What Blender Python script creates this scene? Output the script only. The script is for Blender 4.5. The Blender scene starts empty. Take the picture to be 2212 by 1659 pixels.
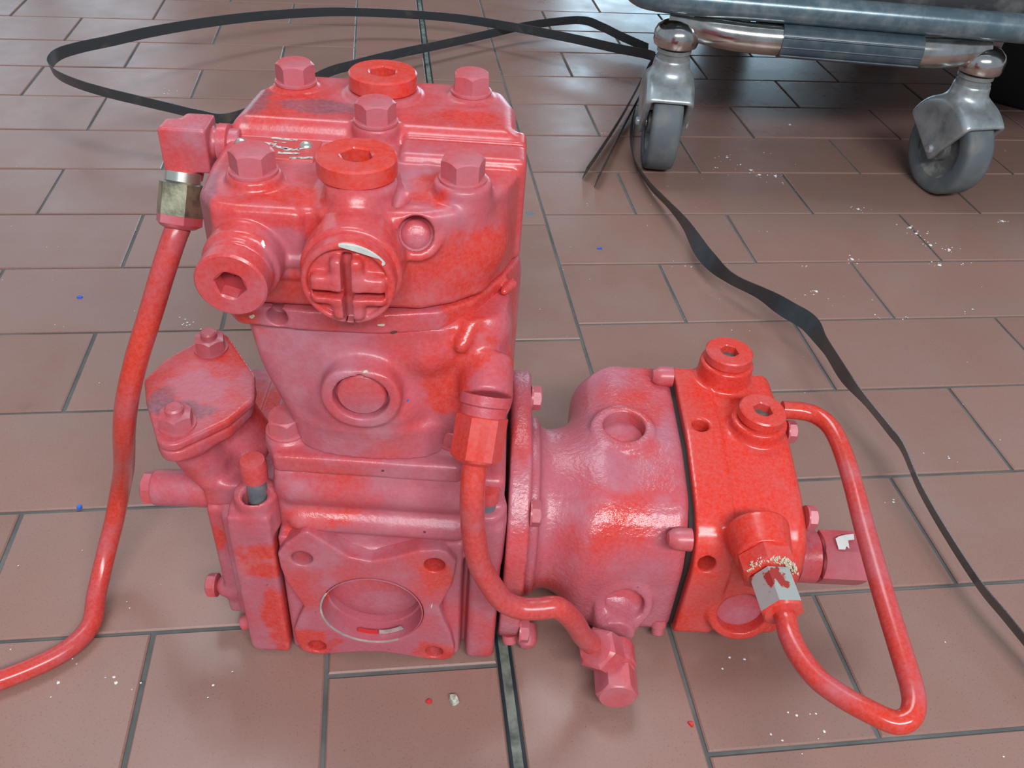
import bpy, bmesh, math, random
import numpy as np
from mathutils import Vector, Matrix

random.seed(7)
PI = math.pi
S = bpy.context.scene
COL = S.collection

# ------------------------------------------------------------------ camera
cam_d = bpy.data.cameras.new('camera')
cam = bpy.data.objects.new('camera', cam_d)
COL.objects.link(cam)
S.camera = cam
cam_d.sensor_width = 36.0
cam_d.lens = 1914.6 / 2212 * 36.0
cam_d.clip_start = 0.01
cam_d.clip_end = 60
ca = Vector((0.99080927, -0.11935203, 0.06365596))
cb = Vector((0.02660823, 0.63337384, 0.77338838))
cc = Vector((-0.1326235, -0.7645866, 0.63072842))
m3 = Matrix((ca, cb, cc)).transposed()
cam.matrix_world = Matrix.Translation((0, 0, 0.54051)) @ m3.to_4x4()

# ------------------------------------------------------------------ world, lights, exposure
S.view_settings.view_transform = 'Standard'
S.view_settings.look = 'None'
S.view_settings.gamma = 1.0
S.view_settings.use_curve_mapping = False
S.view_settings.exposure = -0.15
wd = bpy.data.worlds.new('overcast')
S.world = wd
wd.use_nodes = True
wb = wd.node_tree.nodes['Background']
wb.inputs[0].default_value = (0.74, 0.86, 1.0, 1)
wb.inputs[1].default_value = 0.44


def area(name, loc, target, sx, sy, power, color):
    l = bpy.data.lights.new(name, 'AREA')
    l.shape = 'RECTANGLE'
    l.size = sx
    l.size_y = sy
    l.energy = power
    l.color = color
    o = bpy.data.objects.new(name, l)
    COL.objects.link(o)
    o.location = loc
    d = Vector(target) - Vector(loc)
    o.rotation_euler = d.to_track_quat('-Z', 'Y').to_euler()
    return o


area('tube_light', (0.25, -1.35, 1.85), (0.1, 0.5, 0.1), 1.9, 0.34, 70, (0.97, 0.98, 1.0))
area('roof_light', (-0.10, 2.1, 3.3), (0.1, 0.6, 0.0), 1.5, 1.0, 48, (0.90, 0.95, 1.0))
area('door_daylight', (-1.92, 4.40, 1.25), (-1.92, 0.0, 1.0), 1.95, 2.4, 20, (0.62, 0.84, 1.0))
area('side_daylight', (1.47, 4.40, 0.70), (1.47, 0.0, 0.65), 1.30, 1.25, 30, (0.55, 0.82, 1.0))

# ------------------------------------------------------------------ materials
def mat(name):
    m = bpy.data.materials.new(name)
    m.use_nodes = True
    nt = m.node_tree
    return m, nt, nt.nodes['Principled BSDF']


def nd(nt, t, **k):
    n = nt.nodes.new(t)
    for a, b in k.items():
        if a.startswith('i_'):
            key = a[2:]
            key = int(key) if key.isdigit() else key
            n.inputs[key].default_value = b
        else:
            setattr(n, a, b)
    return n


def noise(nt, vec, scale, detail=4, rough=0.55):
    n = nd(nt, 'ShaderNodeTexNoise')
    n.inputs['Scale'].default_value = scale
    n.inputs['Detail'].default_value = detail
    n.inputs['Roughness'].default_value = rough
    nt.links.new(vec, n.inputs['Vector'])
    return n.outputs['Fac']


def ramp(nt, fac, p0, p1, c0=(0, 0, 0, 1), c1=(1, 1, 1, 1)):
    r = nd(nt, 'ShaderNodeValToRGB')
    r.color_ramp.elements[0].position = p0
    r.color_ramp.elements[1].position = p1
    r.color_ramp.elements[0].color = c0
    r.color_ramp.elements[1].color = c1
    nt.links.new(fac, r.inputs[0])
    return r.outputs[0]


def mix(nt, fac, a, b):
    m = nd(nt, 'ShaderNodeMix', data_type='RGBA')
    if isinstance(fac, (int, float)):
        m.inputs[0].default_value = fac
    else:
        nt.links.new(fac, m.inputs[0])
    for k, v in ((6, a), (7, b)):
        if isinstance(v, tuple):
            m.inputs[k].default_value = v
        else:
            nt.links.new(v, m.inputs[k])
    return m.outputs[2]


def math_(nt, op, a, b):
    m = nd(nt, 'ShaderNodeMath', operation=op)
    for k, v in ((0, a), (1, b)):
        if isinstance(v, (int, float)):
            m.inputs[k].default_value = v
        else:
            nt.links.new(v, m.inputs[k])
    return m.outputs[0]


def bump(nt, h, bs, strength, dist):
    b = nd(nt, 'ShaderNodeBump')
    b.inputs['Strength'].default_value = strength
    b.inputs['Distance'].default_value = dist
    nt.links.new(h, b.inputs['Height'])
    nt.links.new(b.outputs[0], bs.inputs['Normal'])


def coords(nt, rand=False):
    tc = nd(nt, 'ShaderNodeTexCoord')
    if not rand:
        return tc.outputs['Object']
    oi = nd(nt, 'ShaderNodeObjectInfo')
    s = nd(nt, 'ShaderNodeVectorMath', operation='SCALE')
    cmb = nd(nt, 'ShaderNodeCombineXYZ')
    nt.links.new(oi.outputs['Random'], cmb.inputs[0])
    nt.links.new(oi.outputs['Random'], cmb.inputs[1])
    nt.links.new(cmb.outputs[0], s.inputs[0])
    s.inputs['Scale'].default_value = 37.0
    a = nd(nt, 'ShaderNodeVectorMath', operation='ADD')
    nt.links.new(tc.outputs['Object'], a.inputs[0])
    nt.links.new(s.outputs[0], a.inputs[1])
    return a.outputs[0]


def red_paint(name, lo, hi, dusty=(0.45, 0.108, 0.150, 1), clean=(0.60, 0.036, 0.024, 1), grey=0.5, bumpy=0.45, off=0.0, spots=(), ro=0.24):
    """red enamel with a film of settled workshop dust, wiped away in patches"""
    m, nt, bs = mat(name)
    v = coords(nt)
    coord0 = v
    spot_masks = []
    mp = nd(nt, 'ShaderNodeMapping')
    mp.inputs['Location'].default_value = (off, off * 0.7, off * 1.3)
    nt.links.new(v, mp.inputs[0])
    v = mp.outputs[0]
    big = noise(nt, v, 13, 5, 0.55)
    for (px, py, pz), (rx, ry, rz), kind in spots:
        # a wiped (clean), powdered (dusty) or oily place on the casting, with a ragged edge
        sm = nd(nt, 'ShaderNodeMapping', vector_type='TEXTURE')
        sm.inputs['Location'].default_value = (px / 1000, py / 1000, pz / 1000)
        sm.inputs['Scale'].default_value = (rx / 1000, ry / 1000, rz / 1000)
        nt.links.new(coord0, sm.inputs[0])
        ln = nd(nt, 'ShaderNodeVectorMath', operation='LENGTH')
        nt.links.new(sm.outputs[0], ln.inputs[0])
        rag = math_(nt, 'ADD', ln.outputs['Value'], math_(nt, 'MULTIPLY', math_(nt, 'SUBTRACT', noise(nt, v, 55, 5, 0.7), 0.5), 1.7))
        spot_masks.append((ramp(nt, rag, 0.72, 1.0, (1, 1, 1, 1), (0, 0, 0, 1)), kind))
    patch = ramp(nt, big, lo, hi)
    for f_, kind in spot_masks:
        if kind == 'clean':
            patch = mix(nt, f_, patch, (0, 0, 0, 1))
        elif kind == 'dusty':
            patch = mix(nt, f_, patch, (1, 1, 1, 1))
    c = mix(nt, patch, clean, dusty)
    for f_, kind in spot_masks:
        if kind == 'oil':
            c = mix(nt, math_(nt, 'MULTIPLY', f_, 0.75), c, (0.16, 0.075, 0.10, 1))
    fine = noise(nt, v, 420, 3, 0.7)
    c = mix(nt, ramp(nt, fine, 0.35, 0.75, (0, 0, 0, 1), (0.38, 0.38, 0.38, 1)), c, (0.62, 0.17, 0.18, 1))
    g = noise(nt, v, 26, 6, 0.65)
    gf = ramp(nt, g, 0.50, 0.74, (0, 0, 0, 1), (grey, grey, grey, 1))
    c = mix(nt, gf, c, (0.50, 0.25, 0.30, 1))
    d = noise(nt, v, 150, 2, 0.5)
    c = mix(nt, ramp(nt, d, 0.76, 0.80, (0, 0, 0, 1), (0.6, 0.6, 0.6, 1)), c, (0.16, 0.03, 0.04, 1))
    nt.links.new(c, bs.inputs['Base Color'])
    r = ramp(nt, patch, 0, 1, (ro, ro, ro, 1), (ro + 0.13, ro + 0.13, ro + 0.13, 1))
    nt.links.new(r, bs.inputs['Roughness'])
    bs.inputs['Specular IOR Level'].default_value = 0.5
    bump(nt, noise(nt, v, 300, 3, 0.6), bs, bumpy, 0.0006)
    return m


M = {}
M['red'] = red_paint('dusty_red_paint', 0.32, 0.52)
M['red_pump'] = red_paint('pump_red_paint', 0.34, 0.54, grey=0.45, bumpy=0.9, off=11.3, ro=0.17)
M['red_cyl'] = red_paint('cylinder_red_paint', 0.34, 0.56, grey=0.7, off=2.2, spots=[((46, 18, 238), (17, 30, 26), 'clean'), ((56, 20, 262), (16, 26, 16), 'clean'), ((79, 60, 225), (7, 60, 40), 'clean'), ((-40, 20, 235), (24, 30, 34), 'dusty')])
M['red_valve'] = red_paint('valve_plate_red_paint', 0.38, 0.58, off=4.4, spots=[((56, 30, 275), (20, 22, 30), 'clean'), ((-62, 20, 275), (14, 20, 20), 'clean')])
M['red_case'] = red_paint('crankcase_red_paint', 0.33, 0.52, grey=0.5, off=6.1, spots=[((-30, 12, 132), (24, 20, 10), 'clean'), ((-44, 12, 122), (14, 20, 14), 'clean')])
M['red_cover'] = red_paint('end_cover_red_paint', 0.34, 0.52, grey=0.7, off=7.7, spots=[((-66, 0, 96), (20, 16, 20), 'clean'), ((-62, 0, 36), (12, 16, 38), 'clean'), ((-100, 30, 92), (8, 30, 14), 'clean')])
M['red_elbow'] = red_paint('intake_red_paint', 0.42, 0.62, grey=0.3, off=9.2, spots=[((-115, 42, 183), (22, 9, 12), 'oil'), ((-128, 50, 180), (10, 14, 12), 'oil'), ((-110, 62, 183), (22, 20, 12), 'dusty')])
M['red_star'] = red_paint('flange_red_paint', 0.30, 0.50, grey=0.5, off=3.9, spots=[((-44, 0, 14), (22, 12, 20), 'clean'), ((44, 0, 10), (20, 12, 12), 'clean'), ((42, 0, 94), (12, 12, 14), 'clean')])
M['red_head'] = red_paint('head_red_paint', 0.34, 0.66, dusty=(0.46, 0.108, 0.145, 1), grey=0.4, bumpy=0.2, off=3.1, spots=[((-34, 120, 343), (32, 11, 12), 'oil'), ((-70, 118, 338), (10, 22, 16), 'oil'), ((-74, 30, 325), (7, 26, 22), 'oil'), ((48, 118, 343), (20, 12, 12), 'clean'), ((-30, 30, 336), (34, 10, 8), 'clean'), ((38, 44, 335), (16, 18, 10), 'clean'), ((60, 30, 305), (26, 30, 22), 'clean'), ((-34, 10, 315), (16, 16, 14), 'dusty')])
M['red_clean'] = red_paint('clean_red_paint', 0.46, 0.80, dusty=(0.56, 0.075, 0.058, 1), clean=(0.68, 0.032, 0.012, 1), grey=0.15, bumpy=0.12, off=5.7)
M['red_pipe'] = red_paint('pipe_red_paint', 0.42, 0.62, dusty=(0.50, 0.05, 0.05, 1), clean=(0.62, 0.035, 0.012, 1), grey=0.3, bumpy=0.05, off=1.4, ro=0.16)
M['red_bolt'] = red_paint('bolt_red_paint', 0.30, 0.58, dusty=(0.48, 0.115, 0.145, 1), clean=(0.60, 0.03, 0.018, 1), grey=0.2, bumpy=0.15, off=8.4)


def simple(name, col, rough=0.5, metal=0.0, var=None, vs=60, lo=0.4, hi=0.65, bmp=0.0, bs_=200, spec=0.5):
    m, nt, bs = mat(name)
    v = coords(nt)
    if var:
        c = mix(nt, ramp(nt, noise(nt, v, vs, 5, 0.6), lo, hi), (*col, 1), (*var, 1))
        nt.links.new(c, bs.inputs['Base Color'])
    else:
        bs.inputs['Base Color'].default_value = (*col, 1)
    bs.inputs['Roughness'].default_value = rough
    bs.inputs['Metallic'].default_value = metal
    bs.inputs['Specular IOR Level'].default_value = spec
    if bmp:
        bump(nt, noise(nt, v, bs_, 3, 0.6), bs, bmp, 0.0008)
    return m


M['zinc'] = simple('yellow_zinc', (0.46, 0.44, 0.30), 0.32, 0.75, (0.20, 0.19, 0.14), 90, 0.42, 0.62, 0.2)
M['zinc_bright'] = simple('bright_zinc', (0.75, 0.77, 0.68), 0.25, 0.9)
M['silver'] = simple('scraped_steel', (0.50, 0.52, 0.50), 0.42, 0.55, (0.72, 0.70, 0.62), 150, 0.42, 0.62, 0.4)
M['steel'] = simple('grey_steel', (0.20, 0.24, 0.27), 0.45, 0.5, (0.30, 0.33, 0.35), 120, 0.4, 0.6, 0.1)
M['nut'] = simple('half_painted_nut', (0.50, 0.53, 0.50), 0.38, 0.5, (0.50, 0.06, 0.05), 55, 0.54, 0.57, 0.3)
M['rust'] = simple('dull_socket_floor', (0.10, 0.10, 0.11), 0.7, 0.2, (0.17, 0.13, 0.10), 200)
M['hole'] = simple('painted_hole_shade', (0.03, 0.012, 0.012), 0.8)  # near black, paints the shade inside the bolt holes
M['redfloor'] = simple('red_socket_floor', (0.33, 0.03, 0.04), 0.6)
M['rubber_gap'] = simple('black_gasket', (0.02, 0.012, 0.012), 0.7)
M['bare'] = simple('bare_primer', (0.50, 0.55, 0.50), 0.5, 0.0, (0.62, 0.64, 0.58), 200)
M['white'] = simple('white_fleck', (0.80, 0.80, 0.76), 0.7)
M['cream'] = simple('cream_fibre', (0.62, 0.55, 0.42), 0.8)
M['blue'] = simple('blue_plastic', (0.03, 0.13, 0.62), 0.5)
M['redchip'] = simple('red_paint_chip', (0.62, 0.03, 0.03), 0.5)
M['brown'] = simple('dark_crumb', (0.10, 0.04, 0.03), 0.8)
M['bluegrey'] = simple('grey_blue_smear', (0.13, 0.17, 0.20), 0.5)
M['debris'] = simple('grey_green_debris', (0.33, 0.34, 0.26), 0.8, 0, (0.6, 0.6, 0.5), 500)
M['plate'] = simple('painted_nameplate', (0.56, 0.075, 0.075), 0.35, 0.1)
M['print'] = simple('plate_bare_aluminium', (0.68, 0.70, 0.66), 0.4, 0.3, (0.35, 0.16, 0.15), 380, 0.45, 0.6)
M['smear'] = simple('oily_dirt', (0.16, 0.075, 0.09), 0.5)
M['strap'] = simple('black_strapping', (0.022, 0.028, 0.032), 0.30, 0, (0.035, 0.042, 0.045), 60, 0.4, 0.7, 0.25, 900, 0.7)
M['strap_mud_sheen'] = simple('muddy_sheen_strapping', (0.048, 0.066, 0.078), 0.28, 0, (0.12, 0.12, 0.10), 30, 0.58, 0.74, 0.2, 700)  # mud as second tone; base colour lifted bluish to paint in the sheen
M['castgrey'] = simple('grey_cast_zinc', (0.48, 0.53, 0.54), 0.36, 0.55, (0.22, 0.25, 0.25), 30, 0.4, 0.7, 0.15)
M['chrome'] = simple('worn_chrome', (0.62, 0.61, 0.58), 0.16, 1.0, (0.34, 0.30, 0.26), 40, 0.45, 0.75, 0.05)
M['tyre'] = simple('grey_rubber_tyre', (0.115, 0.14, 0.155), 0.62, 0, (0.20, 0.20, 0.18), 40, 0.45, 0.75, 0.1)
M['hub'] = simple('grimy_wheel_hub', (0.15, 0.16, 0.155), 0.5, 0.2, (0.34, 0.34, 0.30), 50, 0.45, 0.65)
M['bluesteel'] = simple('blue_grey_enamel_tube', (0.10, 0.155, 0.185), 0.24, 0.3, (0.26, 0.31, 0.33), 35, 0.45, 0.75, 0.1)
M['sleeve'] = simple('dark_blue_plastic_sleeve', (0.040, 0.065, 0.085), 0.26, 0, (0.08, 0.105, 0.12), 40)
M['tray'] = simple('grimy_black_tray', (0.03, 0.032, 0.035), 0.6, 0, (0.12, 0.12, 0.115), 35, 0.45, 0.7, 0.3)
M['blackbox'] = simple('black_plastic', (0.008, 0.008, 0.01), 0.5)
M['wall'] = simple('brown_plaster', (0.20, 0.13, 0.11), 0.8, 0, (0.27, 0.19, 0.16), 2)
M['post'] = simple('dark_post', (0.10, 0.045, 0.04), 0.5)


def tile_mat():
    m, nt, bs = mat('terracotta_tile')
    v = coords(nt, True)
    oi = nd(nt, 'ShaderNodeObjectInfo')
    base = ramp(nt, oi.outputs['Random'], 0.0, 1.0, (0.265, 0.148, 0.118, 1), (0.32, 0.180, 0.144, 1))
    cloud = noise(nt, v, 9, 5, 0.6)
    c = mix(nt, ramp(nt, cloud, 0.35, 0.75), base, (0.29, 0.185, 0.155, 1))
    sp = noise(nt, v, 620, 2, 0.8)
    c = mix(nt, ramp(nt, sp, 0.58, 0.70, (0, 0, 0, 1), (0.5, 0.5, 0.5, 1)), c, (0.15, 0.062, 0.05, 1))
    st = noise(nt, v, 30, 3, 0.5)
    c = mix(nt, ramp(nt, st, 0.68, 0.80, (0, 0, 0, 1), (0.22, 0.22, 0.22, 1)), c, (0.13, 0.075, 0.065, 1))
    wh = noise(nt, v, 240, 2, 0.5)
    c = mix(nt, ramp(nt, wh, 0.79, 0.815, (0, 0, 0, 1), (0.35, 0.35, 0.35, 1)), c, (0.5, 0.45, 0.42, 1))
    nt.links.new(c, bs.inputs['Base Color'])
    r = ramp(nt, noise(nt, v, 14, 4, 0.6), 0.3, 0.8, (0.22, 0.22, 0.22, 1), (0.40, 0.40, 0.40, 1))
    nt.links.new(r, bs.inputs['Roughness'])
    bs.inputs['Specular IOR Level'].default_value = 0.5
    bump(nt, noise(nt, v, 25, 3, 0.5), bs, 0.06, 0.0008)
    return m


M['tile'] = tile_mat()
M['grout'] = simple('grey_grout', (0.085, 0.095, 0.095), 0.85, 0, (0.15, 0.16, 0.155), 14, 0.4, 0.65, 0.3)
M['joint'] = simple('aluminium_joint_strip', (0.26, 0.30, 0.25), 0.5, 0.4, (0.10, 0.12, 0.11), 60, 0.42, 0.62, 0.3)
M['jointrub'] = simple('joint_rubber', (0.012, 0.022, 0.03), 0.45)

# ------------------------------------------------------------------ object helpers
def link(name, me, m=None, parent=None):
    o = bpy.data.objects.new(name, me)
    COL.objects.link(o)
    if m is not None:
        me.materials.append(m)
    if parent is not None:
        o.parent = parent
    return o


def tag(o, label=None, cat=None, group=None, kind=None):
    if label:
        o['label'] = label
    if cat:
        o['category'] = cat
    if group:
        o['group'] = group
    if kind:
        o['kind'] = kind
    return o


def empty(name, loc=(0, 0, 0), rz=0.0):
    o = bpy.data.objects.new(name, None)
    COL.objects.link(o)
    o.location = loc
    o.rotation_euler = (0, 0, rz)
    o.empty_display_size = 0.02
    return o


def smooth(me, ang=None):
    me.polygons.foreach_set('use_smooth', [True] * len(me.polygons))
    if ang:
        me.set_sharp_from_angle(angle=math.radians(ang))


def pydata(name, vs, fs, m=None, parent=None, sm=None):
    me = bpy.data.meshes.new(name)
    me.from_pydata(vs, [], fs)
    bm = bmesh.new()
    bm.from_mesh(me)
    bmesh.ops.recalc_face_normals(bm, faces=bm.faces)
    bm.to_mesh(me)
    bm.free()
    if sm:
        smooth(me, sm)
    return link(name, me, m, parent)


def ring_mesh(name, prof, n=36, mats=(), cap0=True, cap1=True, sm=35):
    """prof = [(r, z, kind)] kind c circle / h hexagon (r = half across flats); mm -> m"""
    vs, fs, mi = [], [], []
    for p in prof:
        r, z = p[0], p[1]
        k = p[2] if len(p) > 2 else 'c'
        for i in range(n):
            th = 2 * PI * i / n
            if k == 'h':
                a = (th + PI / 6) % (PI / 3) - PI / 6
                rr = r / math.cos(a)
            elif k == 'x':   # hexagon whose chamfer drops at the corners
                a = (th + PI / 6) % (PI / 3) - PI / 6
                rr = r / math.cos(a)
            else:
                rr = r
            zz = z
            if k == 'x':
                zz = z - (rr - r) * 0.75
            vs.append((rr * math.cos(th) / 1000, rr * math.sin(th) / 1000, zz / 1000))
    for j in range(len(prof) - 1):
        mj = prof[j + 1][3] if len(prof[j + 1]) > 3 else 0
        for i in range(n):
            k = (i + 1) % n
            fs.append((j * n + i, j * n + k, (j + 1) * n + k, (j + 1) * n + i))
            mi.append(mj)
    if cap0:
        fs.append(tuple(reversed(range(n))))
        mi.append(0)
    if cap1:
        b = (len(prof) - 1) * n
        fs.append(tuple(range(b, b + n)))
        mi.append(prof[-1][3] if len(prof[-1]) > 3 else 0)
    me = bpy.data.meshes.new(name)
    me.from_pydata(vs, [], fs)
    for m in mats:
        me.materials.append(m)
    me.polygons.foreach_set('material_index', mi)
    smooth(me, sm)
    return me


def place(name, me, loc_mm, axis=(0, 0, 1), spin=0.0, parent=None):
    o = bpy.data.objects.new(name, me)
    COL.objects.link(o)
    o.parent = parent
    q = Vector(axis).to_track_quat('Z', 'Y')
    mm = q.to_matrix() @ Matrix.Rotation(spin, 3, 'Z')
    o.rotation_euler = mm.to_euler()
    o.location = [c / 1000 for c in loc_mm]
    return o


def catmull(pts, n=10):
    P = [Vector(p) for p in pts]
    P = [P[0] * 2 - P[1]] + P + [P[-1] * 2 - P[-2]]
    out = []
    for i in range(1, len(P) - 2):
        p0, p1, p2, p3 = P[i - 1:i + 3]
        for k in range(n):
            t = k / n
            out.append(0.5 * ((2 * p1) + (p2 - p0) * t + (2 * p0 - 5 * p1 + 4 * p2 - p3) * t * t + (3 * p1 - p0 - 3 * p2 + p3) * t ** 3))
    out.append(P[-2])
    return out


def tube(name, pts, r, m, parent=None, n=10, seg=18, scale=0.001, ry=None, curve=True, up=None):
    c = catmull([Vector(p) * scale for p in pts], n) if curve else [Vector(p) * scale for p in pts]
    r *= scale
    ry = r if ry is None else ry * scale
    vs, fs = [], []
    t0 = (c[1] - c[0]).normalized()
    u = Vector(up) if up else (Vector((0, 0, 1)) if abs(t0.z) < 0.9 else Vector((0, 1, 0)))
    for i, p in enumerate(c):
        t = (c[min(i + 1, len(c) - 1)] - c[max(i - 1, 0)]).normalized()
        u = (u - t * u.dot(t)).normalized()
        w = t.cross(u)
        for k in range(seg):
            a = 2 * PI * k / seg
            vs.append(p + u * math.cos(a) * ry + w * math.sin(a) * r)
    for i in range(len(c) - 1):
        for k in range(seg):
            l = (k + 1) % seg
            fs.append((i * seg + k, i * seg + l, (i + 1) * seg + l, (i + 1) * seg + k))
    fs.append(tuple(reversed(range(seg))))
    b = (len(c) - 1) * seg
    fs.append(tuple(range(b, b + seg)))
    return pydata(name, vs, fs, m, parent, 50)


def ribbon(name, pts, dirs, width, thick, m, parent=None, n=12):
    """flat band: centre line through pts, its width running along dirs"""
    c = catmull(pts, n)
    d = catmull(dirs, n)
    vs, fs = [], []
    for i, p in enumerate(c):
        t = (c[min(i + 1, len(c) - 1)] - c[max(i - 1, 0)]).normalized()
        w = d[i] - t * d[i].dot(t)
        w.normalize()
        nn = t.cross(w)
        for a, b in ((1, 1), (-1, 1), (-1, -1), (1, -1)):
            vs.append(p + w * (a * width / 2) + nn * (b * thick / 2))
    for i in range(len(c) - 1):
        for k in range(4):
            l = (k + 1) % 4
            fs.append((i * 4 + k, i * 4 + l, (i + 1) * 4 + l, (i + 1) * 4 + k))
    fs.append((3, 2, 1, 0))
    b = (len(c) - 1) * 4
    fs.append((b, b + 1, b + 2, b + 3))
    return pydata(name, vs, fs, m, parent, 40)


def box(name, x0, x1, y0, y1, z0, z1, m, parent=None, bev=0.0):
    vs = [(x, y, z) for x in (x0, x1) for y in (y0, y1) for z in (z0, z1)]
    fs = [(0, 1, 3, 2), (4, 6, 7, 5), (0, 4, 5, 1), (2, 3, 7, 6), (0, 2, 6, 4), (1, 5, 7, 3)]
    o = pydata(name, vs, fs, m, parent)
    if bev:
        b = bmesh.new()
        b.from_mesh(o.data)
        bmesh.ops.bevel(b, geom=list(b.edges), offset=bev, segments=3, profile=0.5, affect='EDGES')
        b.to_mesh(o.data)
        b.free()
        smooth(o.data, 40)
    return o


# ------------------------------------------------------------------ cast shapes: distance fields meshed by surface nets
class G:
    """grid of sample points in mm"""
    def __init__(s, b, h):
        s.h = h
        s.o = np.array([b[0], b[2], b[4]], np.float32)
        s.x = np.arange(b[0], b[1] + h, h, dtype=np.float32)[:, None, None]
        s.y = np.arange(b[2], b[3] + h, h, dtype=np.float32)[None, :, None]
        s.z = np.arange(b[4], b[5] + h, h, dtype=np.float32)[None, None, :]

    def box(s, x0, x1, y0, y1, z0, z1, r=3.0):
        qx = np.abs(s.x - (x0 + x1) / 2) - ((x1 - x0) / 2 - r)
        qy = np.abs(s.y - (y0 + y1) / 2) - ((y1 - y0) / 2 - r)
        qz = np.abs(s.z - (z0 + z1) / 2) - ((z1 - z0) / 2 - r)
        out = np.sqrt(np.maximum(qx, 0) ** 2 + np.maximum(qy, 0) ** 2 + np.maximum(qz, 0) ** 2)
        return out + np.minimum(np.maximum(np.maximum(qx, qy), qz), 0) - r

    def cyl(s, a, b, R, r=1.0, R2=None):
        a = np.array(a, float)
        b = np.array(b, float)
        L = np.linalg.norm(b - a)
        d = (b - a) / L
        px, py, pz = s.x - a[0], s.y - a[1], s.z - a[2]
        t = px * d[0] + py * d[1] + pz * d[2]
        q = np.sqrt(np.maximum(px * px + py * py + pz * pz - t * t, 0))
        RR = R if R2 is None else R + (R2 - R) * np.clip(t / L, 0, 1)
        e = q - RR + r
        f = np.abs(t - L / 2) - L / 2 + r
        return np.sqrt(np.maximum(e, 0) ** 2 + np.maximum(f, 0) ** 2) + np.minimum(np.maximum(e, f), 0) - r

    def cap(s, a, b, R, R2=None):
        a = np.array(a, float)
        b = np.array(b, float)
        L2 = ((b - a) ** 2).sum()
        px, py, pz = s.x - a[0], s.y - a[1], s.z - a[2]
        t = np.clip((px * (b - a)[0] + py * (b - a)[1] + pz * (b - a)[2]) / L2, 0, 1)
        q = np.sqrt((px - t * (b - a)[0]) ** 2 + (py - t * (b - a)[1]) ** 2 + (pz - t * (b - a)[2]) ** 2)
        return q - (R if R2 is None else R + (R2 - R) * t)

    def poly2(s, A, B, pts, r):
        p = np.array(pts, float)
        d = np.full(np.broadcast(A, B).shape, 1e9, np.float32)
        inside = np.zeros(d.shape, bool)
        n = len(p)
        for i in range(n):
            x0, y0 = p[i]
            x1, y1 = p[(i + 1) % n]
            ex, ey = x1 - x0, y1 - y0
            wx, wy = A - x0, B - y0
            t = np.clip((wx * ex + wy * ey) / (ex * ex + ey * ey + 1e-9), 0, 1)
            d = np.minimum(d, np.sqrt((wx - ex * t) ** 2 + (wy - ey * t) ** 2))
            if y0 != y1:
                c = ((B >= min(y0, y1)) & (B < max(y0, y1))) & (A < x0 + (B - y0) * ex / ey)
                inside ^= c
        return np.where(inside, -d, d) - r

    def prism(s, pts, axis, lo, hi, r=0.0, e=1.5):
        """polygon grown by r, extruded along axis lo..hi, edges rounded by e"""
        if axis == 'z':
            d = s.poly2(s.x, s.y, pts, r)
            t = s.z
        elif axis == 'x':
            d = s.poly2(s.y, s.z, pts, r)
            t = s.x
        else:
            d = s.poly2(s.x, s.z, pts, r)
            t = s.y
        f = np.abs(t - (lo + hi) / 2) - (hi - lo) / 2 + e
        d = d + e
        return np.sqrt(np.maximum(d, 0) ** 2 + np.maximum(f, 0) ** 2) + np.minimum(np.maximum(d, f), 0) - e

    def plane(s, p, n):
        n = np.array(n, float)
        n /= np.linalg.norm(n)
        return (s.x - p[0]) * n[0] + (s.y - p[1]) * n[1] + (s.z - p[2]) * n[2]


def U(a, b, k=3.0):
    if k <= 0:
        return np.minimum(a, b)
    h = np.clip(0.5 + 0.5 * (b - a) / k, 0, 1)
    return b + (a - b) * h - k * h * (1 - h)


def UU(k, *a):
    r = a[0]
    for b in a[1:]:
        r = U(r, b, k)
    return r


def SUB(a, b, k=1.5):
    return -U(-a, b, k)


def AND(a, b, k=1.5):
    return -U(-a, -b, k)


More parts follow.
